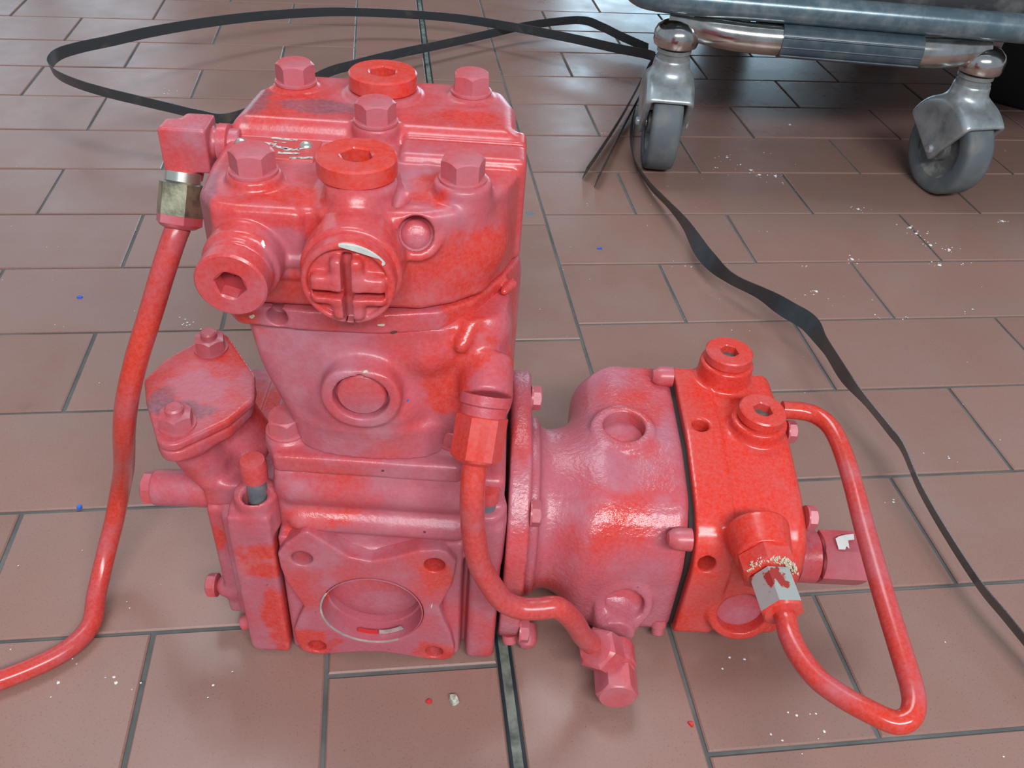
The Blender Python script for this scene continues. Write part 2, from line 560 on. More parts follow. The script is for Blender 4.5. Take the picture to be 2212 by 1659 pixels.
def cast(name, g, val, m, parent=None):
    val = np.ascontiguousarray(val, dtype=np.float32)
    v = np.full((val.shape[0] + 2, val.shape[1] + 2, val.shape[2] + 2), 5.0, np.float32)
    v[1:-1, 1:-1, 1:-1] = val
    s = v < 0
    n0, n1, n2 = v.shape
    cnt = np.zeros((n0 - 1, n1 - 1, n2 - 1), np.int8)
    offs = [(i, j, k) for i in (0, 1) for j in (0, 1) for k in (0, 1)]
    for i, j, k in offs:
        cnt += s[i:n0 - 1 + i, j:n1 - 1 + j, k:n2 - 1 + k]
    act = (cnt > 0) & (cnt < 8)
    I, J, K = np.nonzero(act)
    idx = np.full(act.shape, -1, np.int32)
    idx[I, J, K] = np.arange(len(I))
    cv = np.stack([v[I + a, J + b, K + c] for a, b, c in offs], 1)
    acc = np.zeros((len(I), 3), np.float32)
    num = np.zeros(len(I), np.float32)
    for p in range(8):
        for q in range(p + 1, 8):
            o1, o2 = np.array(offs[p]), np.array(offs[q])
            if abs(o1 - o2).sum() != 1:
                continue
            a, b = cv[:, p], cv[:, q]
            c = (a < 0) != (b < 0)
            t = np.where(c, a / np.where(c, a - b, 1), 0)
            acc += np.where(c[:, None], o1 + t[:, None] * (o2 - o1), 0)
            num += c
    pos = (acc / num[:, None] + np.stack([I, J, K], 1) - 1) * g.h + g.o
    F = []
    for ax in range(3):
        sl0 = [slice(None)] * 3
        sl1 = [slice(None)] * 3
        sl0[ax] = slice(0, -1)
        sl1[ax] = slice(1, None)
        e = s[tuple(sl0)] != s[tuple(sl1)]
        P = np.stack(np.nonzero(e), 1)
        b, c = (ax + 1) % 3, (ax + 2) % 3
        P = P[(P[:, b] > 0) & (P[:, c] > 0) & (P[:, b] < act.shape[b]) & (P[:, c] < act.shape[c])]
        db = np.zeros(3, int)
        db[b] = 1
        dc = np.zeros(3, int)
        dc[c] = 1
        q = [P - db - dc, P - dc, P, P - db]
        ids = np.stack([idx[x[:, 0], x[:, 1], x[:, 2]] for x in q], 1)
        flip = ~s[P[:, 0], P[:, 1], P[:, 2]]
        ids[flip] = ids[flip][:, ::-1]
        F.append(ids)
    F = np.concatenate(F)
    # one relaxation step evens out the sampling pattern
    E = np.concatenate([F[:, [0, 1]], F[:, [1, 2]], F[:, [2, 3]], F[:, [3, 0]]])
    for lam in (0.5, 0.35):
        sm = np.zeros_like(pos)
        ct = np.zeros(len(pos), np.float32)
        for c_ in range(3):
            sm[:, c_] = np.bincount(E[:, 0], pos[E[:, 1], c_], len(pos)) + np.bincount(E[:, 1], pos[E[:, 0], c_], len(pos))
        ct = np.bincount(E.ravel(), minlength=len(pos))
        pos = pos + lam * (sm / ct[:, None] - pos)
    pos /= 1000.0
    me = bpy.data.meshes.new(name)
    me.vertices.add(len(pos))
    me.vertices.foreach_set('co', pos.astype(np.float32).ravel())
    me.loops.add(len(F) * 4)
    me.loops.foreach_set('vertex_index', F.astype(np.int32).ravel())
    me.polygons.add(len(F))
    me.polygons.foreach_set('loop_start', np.arange(len(F), dtype=np.int32) * 4)
    me.polygons.foreach_set('loop_total', np.full(len(F), 4, np.int32))
    me.update(calc_edges=True)
    smooth(me)
    return link(name, me, m, parent)


# ================================================================== THE SETTING
PX = 0.12                       # tile course pitch
Y0 = 0.2726                     # one course line
floor = box('floor', -3.2, 3.6, -1.2, 4.6, -0.06, -0.0022, M['grout'])
tag(floor, kind='structure')


def tile_mesh(w, d, name='tile'):
    g, c = 0.0016, 0.0011
    x, y = w / 2 - g, d / 2 - g
    vs = [(sx * x, sy * y, -0.006) for sx, sy in ((-1, -1), (1, -1), (1, 1), (-1, 1))]
    vs += [(sx * x, sy * y, -c) for sx, sy in ((-1, -1), (1, -1), (1, 1), (-1, 1))]
    vs += [(sx * (x - c), sy * (y - c), 0) for sx, sy in ((-1, -1), (1, -1), (1, 1), (-1, 1))]
    fs = [(8, 9, 10, 11)]
    for r in (0, 4):
        for k in range(4):
            l = (k + 1) % 4
            fs.append((r + k, r + l, r + 4 + l, r + 4 + k))
    me = bpy.data.meshes.new(name)
    me.from_pydata(vs, [], fs)
    me.materials.append(M['tile'])
    return me


XJ = 0.0733                      # movement joint, centre line at the back
XJ = 0.0722
SL = -0.0503
SR = 0.1955
full = tile_mesh(0.2412, PX)
half = tile_mesh(0.1206, PX)
lefth = tile_mesh(0.1185, 0.24)
righth = tile_mesh(0.1195, 0.24)
tiles = []                      # (mesh, x, y)
for r in range(-12, 36):
    yc = Y0 + PX * (r + 0.5)
    # left field: half tile against the strip on every second course
    x = SL
    odd = (r % 2 == 1)
    if odd:
        tiles.append((full, x - 0.1206, yc + 0.0015))
        x -= 0.2412
    else:
        tiles.append((half, x - 0.0603, yc + 0.0015))
        x -= 0.1206
    while x > -3.1:
        tiles.append((full, x - 0.1206, yc + 0.0015))
        x -= 0.2412
    # right field
    x = SR
    if r % 2 == 1:
        tiles.append((full, x + 0.1206, yc))
        x += 0.2412
    else:
        tiles.append((half, x + 0.0603, yc))
        x += 0.1206
    while x < 3.4:
        tiles.append((full, x + 0.1206, yc))
        x += 0.2412
for k in range(-7, 17):
    tiles.append((lefth, (SL + XJ - 0.0045) / 2, 0.3495 + 0.24 * k + 0.12))
    tiles.append((righth, (SR + XJ + 0.0045) / 2, 0.246 + 0.24 * k + 0.12))


def seen(x, y):
    if not (0.12 < y < 2.35):
        return False
    xl = -0.21 - (y - 0.25) * 0.33
    xr = 0.36 + (y - 0.25) * 0.68
    return xl - 0.06 < x < xr + 0.10


far = bmesh.new()
for me, x, y in tiles:
    if seen(x, y):
        o = link('tile', me, None, floor)
        o.location = (x, y, random.uniform(-0.0004, 0.0003))
        o.rotation_euler = (random.gauss(0, 0.0012), random.gauss(0, 0.0010), random.gauss(0, 0.0016))
    else:
        n0 = len(far.verts)
        far.from_mesh(me)
        far.verts.ensure_lookup_table()
        for v in far.verts[n0:]:
            v.co.x += x
            v.co.y += y
fm = bpy.data.meshes.new('tile_field')
far.to_mesh(fm)
far.free()
o = link('tile_field', fm, M['tile'], floor)
o['kind'] = 'stuff'

jt = box('trim_1', XJ - 0.0032, XJ + 0.0032, -1.0, 4.3, -0.008, -0.0004, M['joint'])
tag(jt, kind='structure')
for sx in (-1, 1):
    box('joint_lip', XJ + sx * 0.0042 - 0.0009, XJ + sx * 0.0042 + 0.0009, -1.0, 4.3, -0.008, -0.0002, M['jointrub'], jt)

# rear wall with two bright openings, seen only as reflections in the tiles
wy = 4.2
wall = empty('wall_back', (0, wy, 0))
tag(wall, kind='structure')
wparts = [(-3.2, -2.9, 0, 2.9), (-0.95, 0.83, 0, 2.9), (2.1, 3.6, 0, 2.9), (-2.9, -0.95, 2.5, 2.9), (0.83, 2.1, 1.32, 2.9)]
for a, b, c, d in wparts:
    box('wall_panel', a, b, 0, 0.15, c, d, M['wall'], wall)
for px in (-2.35, -1.95, -1.45):
    box('door_post', px - 0.05, px + 0.05, -0.02, 0.10, 0, 2.5, M['post'], wall)

# ================================================================== THE COMPRESSOR
A = empty('air_compressor', (-0.01768526, 0.36229528, 0.0), math.radians(-7.4))
tag(A, 'red painted two cylinder air compressor with pump and bent pipes on the tiles', 'compressor')

# ---- cylinder head
g = G((-86, 88, -10, 184, 276, 352), 1.0)
left = g.prism([(-74, 30), (-66, 18), (-56, 16.5), (-18, 16.5), (-10, 18), (30, 19), (46, 26), (58, 37), (69, 55), (75, 72), (77, 110), (-75, 110), (-76, 60)], 'z', 281, 335.5, 3, 4.5)
back = g.prism([(-72, 100), (-74, 96), (-70, 140), (-60, 156), (-46, 165), (50, 167), (64, 158), (70, 140), (71, 102)], 'z', 270, 343, 5, 8)
back = AND(back, g.plane((0, 99, 343), (0, -1, 0.5)), 4)
ledge = g.box(14, 81, 72, 112, 281, 340, 3.5)
body = UU(2.5, left, back, ledge)
body = SUB(body, g.box(-90, 90, 92, 94.5, 334.5, 352, 0.6), 1.5)
# nameplate field stays low, shallow step on the left
for (x, y), zt, rr in (((-52.7, 41.5), 341, 15.5), ((49, 42.7), 343, 16.5), ((-0.7, 99.9), 345, 14.5), ((-52.5, 147), 345.5, 14.5), ((48.2, 149.3), 345.5, 14.5)):
    body = U(body, g.cyl((x, y, 284), (x, y, zt), rr, 2.5, rr - 2.0), 3)
# plug columns
body = U(body, g.cyl((-1.5, 38, 284), (-1.5, 38, 345), 24, 3, 21), 3)
body = U(body, g.cyl((-2.2, 144.5, 284), (-2.2, 144.5, 346), 21.5, 2), 3)
# neck between the top plug and the front cap
body = U(body, g.cap((-1, 26, 334), (0, 20, 316), 14.5, 17), 2)
body = U(body, g.cyl((0, 30, 314.5), (0, -5, 314.5), 24, 2), 2)
# valley left of the neck
body = SUB(body, g.cap((-20.5, 13, 312), (-21.5, 13, 345), 4.5), 3)
body = SUB(body, g.cap((-22.5, 13, 341), (-23, 46, 344), 7.5), 2.5)
body = SUB(body, g.cap((13.5, 13, 318), (22, 40, 343), 4.2), 2.5)
# lower left boss
body = U(body, g.cyl((-52, 34, 311), (-53.3, 1.5, 310.5), 18.8, 2), 2)
body = U(body, g.cyl((-52, 34, 311), (-53.6, -3.5, 310.5), 16.6, 1), 0.8)
# rib between the lower left boss and the cap
body = U(body, g.cap((-40, 15, 308), (-18, 15, 308), 4), 2)
body = U(body, g.cap((-40, 15, 301), (-18, 15, 301), 3.5), 2)
# small port on the right of the neck
pa = np.array((28, 21.5, 323.0))
pn = np.array((0.10, -0.86, 0.50))
pn /= np.linalg.norm(pn)
body = U(body, g.cyl(pa - pn * 16, pa + pn * 2.8, 13.2, 1.5), 2.5)
body = U(body, g.cap((40, 46, 300), (52, 50, 306), 22), 6)
body = SUB(body, g.cyl(pa - pn * 4, pa + pn * 12, 8.6, 0.4), 0.8)
# small pip on the ledge
body = U(body, g.cap((30, 72, 330), (30, 66, 332), 5, 3), 3)
# hole in front of the left plug's bore is closed by its own part
head = cast('cylinder_head', g, body, M['red_head'], A)

# domed core plug in that port
me = ring_mesh('core_plug', [(8.5, 0), (8.5, 0.4), (7.4, 0.6), (6.2, 1.9), (3.8, 2.7), (0.5, 3.0)], 28, (M['red'],))
place('core_plug', me, pa - pn * 3.0, pn, 0, A)

# ---- hex bolts of the head
bolt_me = ring_mesh('hex_bolt', [(11.9, 0), (11.9, 1.3), (11.0, 1.8), (9.6, 1.9, 'h'), (9.6, 11.2, 'x'), (9.0, 11.8), (0.3, 11.8)], 48, (M['red_bolt'],), sm=20)
hb = None
for (x, y, z, sp) in ((-52.7, 41.5, 340.8, -0.40), (49, 42.7, 342.8, -0.25), (-0.7, 99.9, 344.8, -0.32), (-52.5, 147, 345.3, -0.42), (48.2, 149.3, 345.3, 0.08)):
    place('hex_bolt', bolt_me, (x, y, z), (0, 0, 1), sp, A)

# ---- socket plugs (hexagon recess)
def plug_mesh(R, H, hx, deep=7.0, fm='rust'):
    return ring_mesh('socket_plug', [(R - 1.2, 0), (R - 1.2, 1.5), (R, 1.7), (R, H - 1.0), (R - 1.0, H), (hx + 1.3, H), (hx, H - 0.8, 'h'), (hx, H - deep, 'h'), (hx - 0.5, H - deep, 'h', 1), (0.3, H - deep - 0.4, 'c', 1)], 48,
                     (M['red_head'] if fm == 'redfloor' else M['red_clean'], M[fm]), cap0=True, cap1=False, sm=25)


pl_big = plug_mesh(19.4, 10.5, 7.0)
place('socket_plug', pl_big, (-1.5, 37, 344.5), (0, 0, 1), 0.35, A)
place('socket_plug', pl_big, (-2.2, 144.5, 345.5), (0, 0, 1), 0.1, A)
pl_front = plug_mesh(16.9, 10.5, 6.5, 8.0, 'redfloor')
place('socket_plug', pl_front, (-53.8, -3.5, 310.5), (-0.03, -1, -0.03), 0.25, A)

# ---- round cap with a cross slot
g = G((-28, 28, -24, 6, 288, 341), 0.8)
cw = 314.5
cap_ = g.cyl((0, 4, cw), (0, -14.5, cw), 21.8, 1.6)
cap_ = SUB(cap_, g.cyl((0, -11.8, cw), (0, -30, cw), 18.6, 0.8), 1.2)
crx = g.box(-17, 18, -18, -6, cw - 9.5, cw + 6.0, 3)
cry = g.box(-7.5, 7.5, -18, -6, cw - 18, cw + 15, 3)
cap_ = U(cap_, U(crx, cry, 3), 1.5)
cap_ = SUB(cap_, g.box(-16, 17, -30, -10.5, cw - 5.2, cw - 1.6, 0.5), 0.7)
cap_ = SUB(cap_, g.box(-2.3, 2.3, -30, -8, cw - 21, cw + 15.5, 0.5), 0.7)
cap_o = cast('slotted_cap', g, cap_, M['red_head'], A)
# bare crescent on its upper rim where the paint has chipped
vs, fs = [], []
NN = 26
for i in range(NN + 1):
    t = i / NN
    th = math.radians(98 - 62 * t)
    w_ = 1.6 * math.sin(PI * min(1, t * 1.15 + 0.05)) ** 0.6 if t < 0.93 else 0.8
    for k, rr in enumerate((21.6, 21.6 - 2.4 * max(w_, 0.12) / 1.6 * 1.1)):
        for y_ in (-14.9, -13.0):
            vs.append((rr * math.cos(th) / 1000, y_ / 1000, (cw + rr * math.sin(th)) / 1000))
for i in range(NN):
    a, b = i * 4, (i + 1) * 4
    fs += [(a, b, b + 2, a + 2), (a, a + 1, b + 1, b), (a + 2, b + 2, b + 3, a + 3)]
o = pydata('bare_rim', vs, fs, M['bare'], cap_o)
o['label'] = 'pale crescent of chipped paint on the rim'

# ---- drive screws, plate
rivet = ring_mesh('plate_rivet', [(3.9, 0), (3.9, 0.8), (3.3, 2.2), (1.9, 3.2), (0.3, 3.6)], 20, (M['zinc_bright'],))
place('plate_rivet', rivet, (-69.0, 82, 335.0), (0, 0, 1), 0, A)
place('plate_rivet', rivet, (-35.5, 83.5, 335.0), (0, 0, 1), 0, A)
g = G((-76, -18, 60, 96, 332, 338), 0.8)
npl = cast('name_plate', g, g.box(-72, -28, 65, 91, 333.6, 336.3, 0.7), M['plate'], A)
bm = bmesh.new()
for (x0, y0, x1, y1, w_) in ((-55, 90, -41, 88.5, 2.3), (-58, 83, -51, 82, 2.6), (-52, 80, -44, 78, 2.4), (-46, 76.5, -38, 78, 2.8), (-48, 72.5, -37, 72.8, 2.3), (-39, 78, -35, 80, 1.2), (-41, 67, -29.5, 69.5, 2.3), (-53, 85.5, -46, 85, 1.1)):
    d = Vector((x1 - x0, y1 - y0, 0))
    n_ = Vector((-d.y, d.x, 0)).normalized() * w_ / 2
    q = [Vector((x0, y0, 336.45)) - n_, Vector((x1, y1, 336.45)) - n_, Vector((x1, y1, 336.45)) + n_, Vector((x0, y0, 336.45)) + n_]
    bm.faces.new([bm.verts.new(v / 1000) for v in q])
pm = bpy.data.meshes.new('worn_print')
bm.to_mesh(pm)
bm.free()
link('worn_print', pm, M['print'], npl)

# ---- valve plate between head and cylinder
g = G((-86, 88, -4, 182, 264, 288), 1.15)
vp = g.prism([(-72, 58), (-68, 28), (-60, 19), (-25, 16), (12, 17), (38, 22), (54, 34), (67, 55), (76, 76), (76, 164), (-70, 164)], 'z', 268.2, 280.5, 5, 1.2)
vp = SUB(vp, g.cyl((-42, -6, 274), (-42, 24, 275.5), 5.4, 0.4), 1.0)
vp = U(vp, g.cap((77, 55, 276), (73, 47, 276), 3.2, 2.2), 3)
cast('valve_plate', g, vp, M['red_valve'], A)

# ---- cylinder block
g = G((-74, 86, -6, 176, 184, 272), 1.2)
cy = g.prism([(-60, 34), (-54, 24), (-20, 18), (14, 18), (40, 22), (56, 34), (68, 52), (74, 74), (74, 160), (-60, 160)], 'z', 184, 270, 5, 1.5)
cy = AND(cy, g.plane((-67.5, 0, 268), (-1, -0.12, -0.38)), 10)
cy = AND(cy, g.plane((0, 10.5, 268), (0, -1, -0.02)), 6)
# right column bulges out below the plate
cy = U(cy, g.cap((56, 46, 262), (58, 34, 214), 22, 24), 9)
cy = U(cy, g.cap((66, 90, 262), (66, 90, 190), 16), 10)
# front belly and its round boss
cy = U(cy, g.cap((-12, 26, 215), (14, 26, 215), 21), 8)
cy = U(cy, g.cyl((0, 34, 233), (0, 2.2, 232.5), 21.5, 1.6), 4)
cy = SUB(cy, g.cyl((0, 10, 232.5), (0, -14, 232.5), 14.9, 0.3), 0.7)
# hollow below the plate
cy = SUB(cy, g.cap((-26, 3.5, 259), (24, 4.5, 259), 7.5), 6)
# raised rib sweeping from the right column
cy = U(cy, g.cap((34, 19, 250), (66, 32, 262), 5, 9), 12)
cy = U(cy, g.cap((57, 25, 270), (52, 16, 261), 4.5, 4), 3)
# flared foot
cy = U(cy, g.prism([(-41, 26), (-36, 17), (-31, 13), (-24, 10), (-14, 8), (3, 7), (22, 8), (34, 10.5), (41, 16), (47, 28), (54, 50), (54, 150), (-46, 150), (-46, 50)], 'z', 176, 207, 0.5, 3), 6)
# outlet boss
oA = np.array((66, 26, 246.0))
oB = np.array((66.3, 8, 233.5))
cy = U(cy, g.cyl(oA, oB, 14.5, 1.5), 5)
cast('cylinder_block', g, cy, M['red_cyl'], A)
me = ring_mesh('core_plug', [(14.8, 0), (14.8, 1.6), (13.6, 1.8), (13.4, 4.6), (12.4, 5.8), (9, 6.4), (0.5, 6.7)], 40, (M['red'],))
place('core_plug', me, (0, 10.4, 232.5), (0, -1, 0), 0, A)

# ---- outlet nut and pipe in the middle
ax = (np.array((63, -14, 205.0)) - np.array((66.3, 4, 232.0)))
ax /= np.linalg.norm(ax)
st = np.array((66.3, 9, 235.0))
me = ring_mesh('fitting_body', [(13.9, 0), (13.9, 5.5), (12.5, 6.5), (12.5, 11.5)], 36, (M['red'],))
place('fitting_body', me, st, ax, 0, A)
me = ring_mesh('pipe_nut', [(11.5, 0, 'c'), (12.3, 1.2, 'h'), (12.3, 24, 'h'), (11.9, 25.5), (8.6, 27.5), (7, 27.5)], 48, (M['red_clean'],), sm=20)
place('pipe_nut', me, st + ax * 11, ax, 0.25, A)
pn0 = st + ax * 34
tube('delivery_pipe', [tuple(pn0), tuple(pn0 + ax * 8), (62, -23, 186), (63.5, -25, 163), (68, -27, 138), (76.5, -28, 118), (84, -28.5, 106), (94, -28.5, 100), (105, -27.5, 99), (115, -25.5, 98.5), (121, -24, 93), (129, -21, 79), (137, -17.5, 60), (144.5, -14, 46)], 6.9, M['red_pipe'], A)

# ---- crankcase
g = G((-64, 86, -4, 176, -0.6, 190), 1.3)
ck = g.box(-56, 81, 10, 168, 0, 168, 5)
ck = U(ck, g.prism([(-50, 8), (52, 6), (58, 40), (58, 165), (-56, 165), (-56, 20)], 'z', 171, 184, 3, 1.8), 2.0)
ck = U(ck, g.cap((-44, 19, 151), (52, 19, 149), 13.5), 4)
ck = U(ck, g.cap((-42, 12, 127), (52, 11, 125), 8.5), 5)
ck = U(ck, g.box(-56.5, 57.5, 7, 30, 0.5, 104, 2), 3)
ck = U(ck, g.box(-56.5, -44, 4, 30, 0.5, 116, 2), 3)
ck = U(ck, g.box(46, 57.5, 4, 30, 0.5, 116, 2), 3)
# right front rim
ck = U(ck, g.box(62.5, 82, 0.5, 30, 1.5, 138, 4), 2)
ck = SUB(ck, g.box(58.6, 61.4, -10, 16, -5, 116, 0.3), 0.8)
ck = AND(ck, g.plane((83, 3, 3), (0.75, -0.3, -0.6)), 1.5)
# stud boss right
ck = U(ck, g.cyl((71, 12, 100), (71, 12, 146), 12, 3), 4)
# pads under the corner bolts
ck = U(ck, g.cyl((-48, 25, 176), (-48, 25, 187), 12.5, 1.5), 2)
ck = U(ck, g.cyl((50, 25, 176), (50, 25, 187), 12.5, 1.5), 2)
# hidden opening behind the round bore
ck = SUB(ck, g.cyl((0, -10, 52.5), (0, 24, 52.5), 33, 0.4), 0.8)
for x, z in ((-41.4, 102.6), (40.6, 102.2), (-38.9, 10.2), (41.4, 8.9)):
    ck = SUB(ck, g.cyl((x, -5, z), (x, 26, z), 6.9, 0.3), 0.8)
cast('crankcase', g, ck, M['red_case'], A)
for x in (-48, 50):
    place('hex_bolt', bolt_me, (x, 25, 186.5), (0, 0, 1), 0.3, A)

# ---- star shaped drive flange with its bore
g = G((-62, 62, -4, 14, -2, 134), 0.95)
star = [(-56.5, 106), (-51.6, 115), (-40.0, 127), (-36.0, 128.5), (-25.3, 119), (-12.2, 106.5), (1.0, 103.5), (13.7, 107.5), (30.8, 115.5),
        (42.4, 117.5), (48.7, 115), (54.5, 107), (53.7, 95.7), (52.0, 83.2), (44.3, 60), (47.8, 46), (52.4, 32), (55.5, 14), (54.5, 4), (48.3, 0.4),
        (34.4, 0.6), (19.3, 4.2), (5.6, 6.5), (-9.5, 5.6), (-22.4, 3.0), (-35.5, 0.5), (-43.1, 0.6), (-50.0, 4), (-53.1, 15), (-53.5, 28),
        (-49.5, 41), (-44.5, 54), (-48.6, 65), (-53.8, 79), (-56, 93)]
fl = g.prism(star, 'y', -1.5, 11, -0.3, 1.2)
for x, z in ((-41.4, 102.6), (40.6, 102.2), (-38.9, 10.6), (41.0, 10.0)):
    fl = SUB(fl, g.cyl((x, -8, z), (x, 20, z), 6.6 if z > 50 else 6.1, 0.3), 0.7)
fl = SUB(fl, g.cyl((0, -8, 52.5), (0, 20, 52.5), 33.6, 0.3), 0.9)
cast('mounting_flange', g, fl, M['red_star'], A)
me = ring_mesh('hole_shade_disc', [(6.8, 0), (0.3, 0.2)], 24, (M['hole'],))  # dark disc added inside each bolt hole, standing in for its shade
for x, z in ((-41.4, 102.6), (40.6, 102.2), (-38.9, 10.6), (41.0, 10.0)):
    place('hole_shade_disc', me, (x, 17, z), (0, -1, 0), 0, A)
me = ring_mesh('bore_liner', [(33.4, 0.4), (32.6, 0.2), (32.4, 14), (30.8, 14.2), (30.8, 20)], 64, (M['red_star'],), cap0=False, cap1=False)
place('bore_liner', me, (0, -1.3, 52.5), (0, 1, 0), 0, A)
me = ring_mesh('inner_disc', [(31, 0), (31, 2), (29.5, 3), (20, 3.2), (0.5, 3.2)], 64, (M['red'],))
place('inner_disc', me, (0, 20.5, 52.5), (0, -1, 0), 0, A)
# worn steel edge and retaining ring
def arc(name, R, w_, y, a0, a1, m, z0=52.5, th=0.8, parent=A):
    vs, fs = [], []
    n = max(6, int(abs(a1 - a0) / 5))
    for i in range(n + 1):
        a = math.radians(a0 + (a1 - a0) * i / n)
        for rr in (R, R - w_):
            for yy in (y, y + th):
                vs.append((rr * math.cos(a) / 1000, yy / 1000, (z0 + rr * math.sin(a)) / 1000))
    for i in range(n):
        p, q = i * 4, (i + 1) * 4
        fs += [(p, q, q + 2, p + 2), (p, p + 1, q + 1, q), (p + 2, q + 2, q + 3, p + 3), (p + 1, p + 3, q + 3, q + 1)]
    fs += [(0, 2, 3, 1), (n * 4, n * 4 + 1, n * 4 + 3, n * 4 + 2)]
    return pydata(name, vs, fs, m, parent, 40)


o = arc('worn_bore_edge', 34.0, 1.2, -1.75, 150, 300, M['silver'])
o['label'] = 'bare silver edge of the flange bore'
arc('retaining_ring', 32.2, 3.4, 4.0, -112, -86, M['redchip'])
arc('retaining_ring', 32.2, 3.4, 4.0, -84, -52, M['silver'])

# ---- left end cover: front pillar, rear cover
g = G((-118, -54, -4, 176, -0.6, 172), 1.3)
lc = g.prism([(0, 4), (0, 128), (8, 138), (40, 140), (165, 140), (170, 4)], 'x', -85, -58.5, 0, 3)
lc = SUB(lc, g.box(-90, -84, -10, 200, -10, 200, 1), 1)
ridge = g.box(-84, -58.3, -0.5, 20, 1.5, 136, 1.3)
lc = AND(U(lc, ridge, 2), g.plane((-84, 2, 2), (-0.62, -0.45, -0.25)), 1.5)
lc = U(lc, g.prism([(24, 14), (22, 118), (40, 134), (140, 134), (146, 14)], 'x', -104, -80, 2, 3), 3)
lc = U(lc, g.prism([(18, 20), (18, 116), (30, 128), (150, 128), (150, 20)], 'x', -94, -80, 2, 2), 2)
# stud boss, oil way arm
lc = U(lc, g.cyl((-68, 13, 118), (-68, 13, 147), 13.2, 2.5), 3)
lc = SUB(lc, g.cyl((-67.6, 8.5, 132), (-67.6, 8.5, 160), 7.2, 0.3), 0.8)
lc = U(lc, g.cap((-92, 30, 34), (-104, 29, 33), 9.5, 8), 3)
cast('end_cover', g, lc, M['red_cover'], A)
g = G((-150, -76, 14, 62, 96, 140), 1.1)
rod = g.cyl((-141, 38, 118), (-78, 38, 121), 11.5, 1.2, 13)
cast('dowel_arm', g, rod, M['red'], A)
side_bolt = ring_mesh('hex_bolt', [(8.2, 0), (8.2, 1.2), (7.3, 1.3, 'h'), (7.3, 6.6, 'x'), (6.8, 7.0), (0.3, 7.0)], 36, (M['red_bolt'],), sm=20)
med = ring_mesh('hex_bolt', [(9.6, 0, 'h'), (9.6, 6.4, 'x'), (9.0, 6.8), (0.3, 6.8)], 48, (M['red_bolt'],), sm=20)
place('hex_bolt', med, (-140.5, 38, 118), (-1, 0, -0.04), 0.1, A)
place('hex_bolt', side_bolt, (-111, 29, 33), (-1, 0, -0.05), 0.1, A)
sm_b = ring_mesh('hex_bolt', [(5.2, 0), (5.2, 4), (4.4, 6), (2, 7), (0.3, 7)], 24, (M['red_bolt'],))
place('hex_bolt', sm_b, (-86, 10, 20), (-0.9, -0.2, -0.3), 0, A)

# studs standing in the bosses
def stud(x, y, z0, z1, zt):
    me = ring_mesh('stud', [(5.9, z0), (5.9, z1), (7.6, z1 + 0.3, 'c', 1), (8.0, zt - 3, 'c', 1), (7.0, zt, 'c', 1), (0.3, zt + 0.4, 'c', 1)], 32, (M['steel'], M['red_bolt']))
    return place('stud', me, (x, y, 0), (0, 0, 1), 0, A)


o = stud(-67, 13, 120, 157, 172)
o['label'] = 'grey steel stud with a red painted end'
o = stud(70.5, 10, 100, 153, 163)
o['label'] = 'grey steel stud behind the middle pipe'

# ---- intake elbow with its rhombic cover
g = G((-148, -70, -6, 132, 108, 190), 1.3)
el = g.prism([(-112.5, 20), (-92, 40), (-86, 56), (-88, 74), (-112.5, 110), (-130, 84), (-134, 68), (-128, 50)], 'z', 168, 176.5, 9, 1.5)
el = U(el, g.cap((-110, 64, 160), (-98, 52, 128), 25, 17), 10)
el = U(el, g.cap((-98, 70, 150), (-84, 60, 128), 20, 22), 10)
el = U(el, g.cap((-111, 30, 168), (-104, 36, 146), 12, 14), 8)
el = U(el, g.cap((-112, 104, 168), (-104, 84, 146), 10, 14), 8)
el = U(el, g.box(-104, -78, 22, 60, 120, 140, 3), 8)
el = AND(el, g.plane((0, 0, 176.5), (0, 0, 1)), 1.2)
cast('intake_elbow', g, el, M['red_elbow'], A)
g = G((-150, -72, 0, 130, 174, 186), 1.0)
cv = g.prism([(-112.5, 20), (-92, 40), (-84, 56), (-88, 74), (-112.5, 110), (-130, 84), (-135, 68), (-128, 50)], 'z', 177.5, 183, 9.5, 0.9)
cast('cover_plate', g, cv, M['red_elbow'], A)
nut_me = ring_mesh('cover_nut', [(10.8, 0), (10.8, 1.2), (8.6, 1.3, 'h'), (8.6, 9.2, 'x'), (5.6, 9.4), (5.2, 9.5), (5.2, 12.5), (4.2, 13.6), (0.3, 13.6)], 48, (M['red_bolt'],), sm=20)
place('cover_nut', nut_me, (-112.5, 28, 183), (0, 0, 1), 0.2, A)
place('cover_nut', nut_me, (-113.0, 102, 183), (0, 0, 1), 0.25, A)

# ---- elbow fitting and long pipe on the left
g = G((-122, -70, 56, 118, 308, 352), 0.9)
eb = g.prism([(-110, 78), (-109.5, 90), (-102, 99), (-87, 99), (-86.5, 78)], 'z', 319, 343.5, 0.5, 1.2)
eb = SUB(eb, g.box(-122, -104.5, 94.5, 130, 300, 360, 1), 6)
eb = U(eb, g.cyl((-101.5, 87, 322), (-102.5, 83, 312), 10, 1, 9), 2)
eb = U(eb, g.cyl((-92, 90, 331), (-72, 92, 331), 8, 1), 1.5)
elb = cast('elbow_fitting', g, eb, M['red'], A)
me = ring_mesh('threaded_collar', [(10.5, 0), (10.5, 5), (9.5, 5.5)], 36, (M['red'],))
place('threaded_collar', me, (-83, 91, 331), (1, 0, 0), 0, A)
nx = np.array((-0.10, -0.46, -0.88))
nx /= np.linalg.norm(nx)
n0 = np.array((-102.5, 82, 316.0))
me = ring_mesh('union_nut', [(9.3, -1), (9.3, 4), (9.6, 4.5, 'c', 1), (11.0, 5.2, 'h', 1), (11.0, 22, 'h', 1), (10.8, 22.2, 'h', 1)], 48, (M['zinc_bright'], M['zinc']), sm=20)
o = place('union_nut', me, n0, nx, 0.35, A)
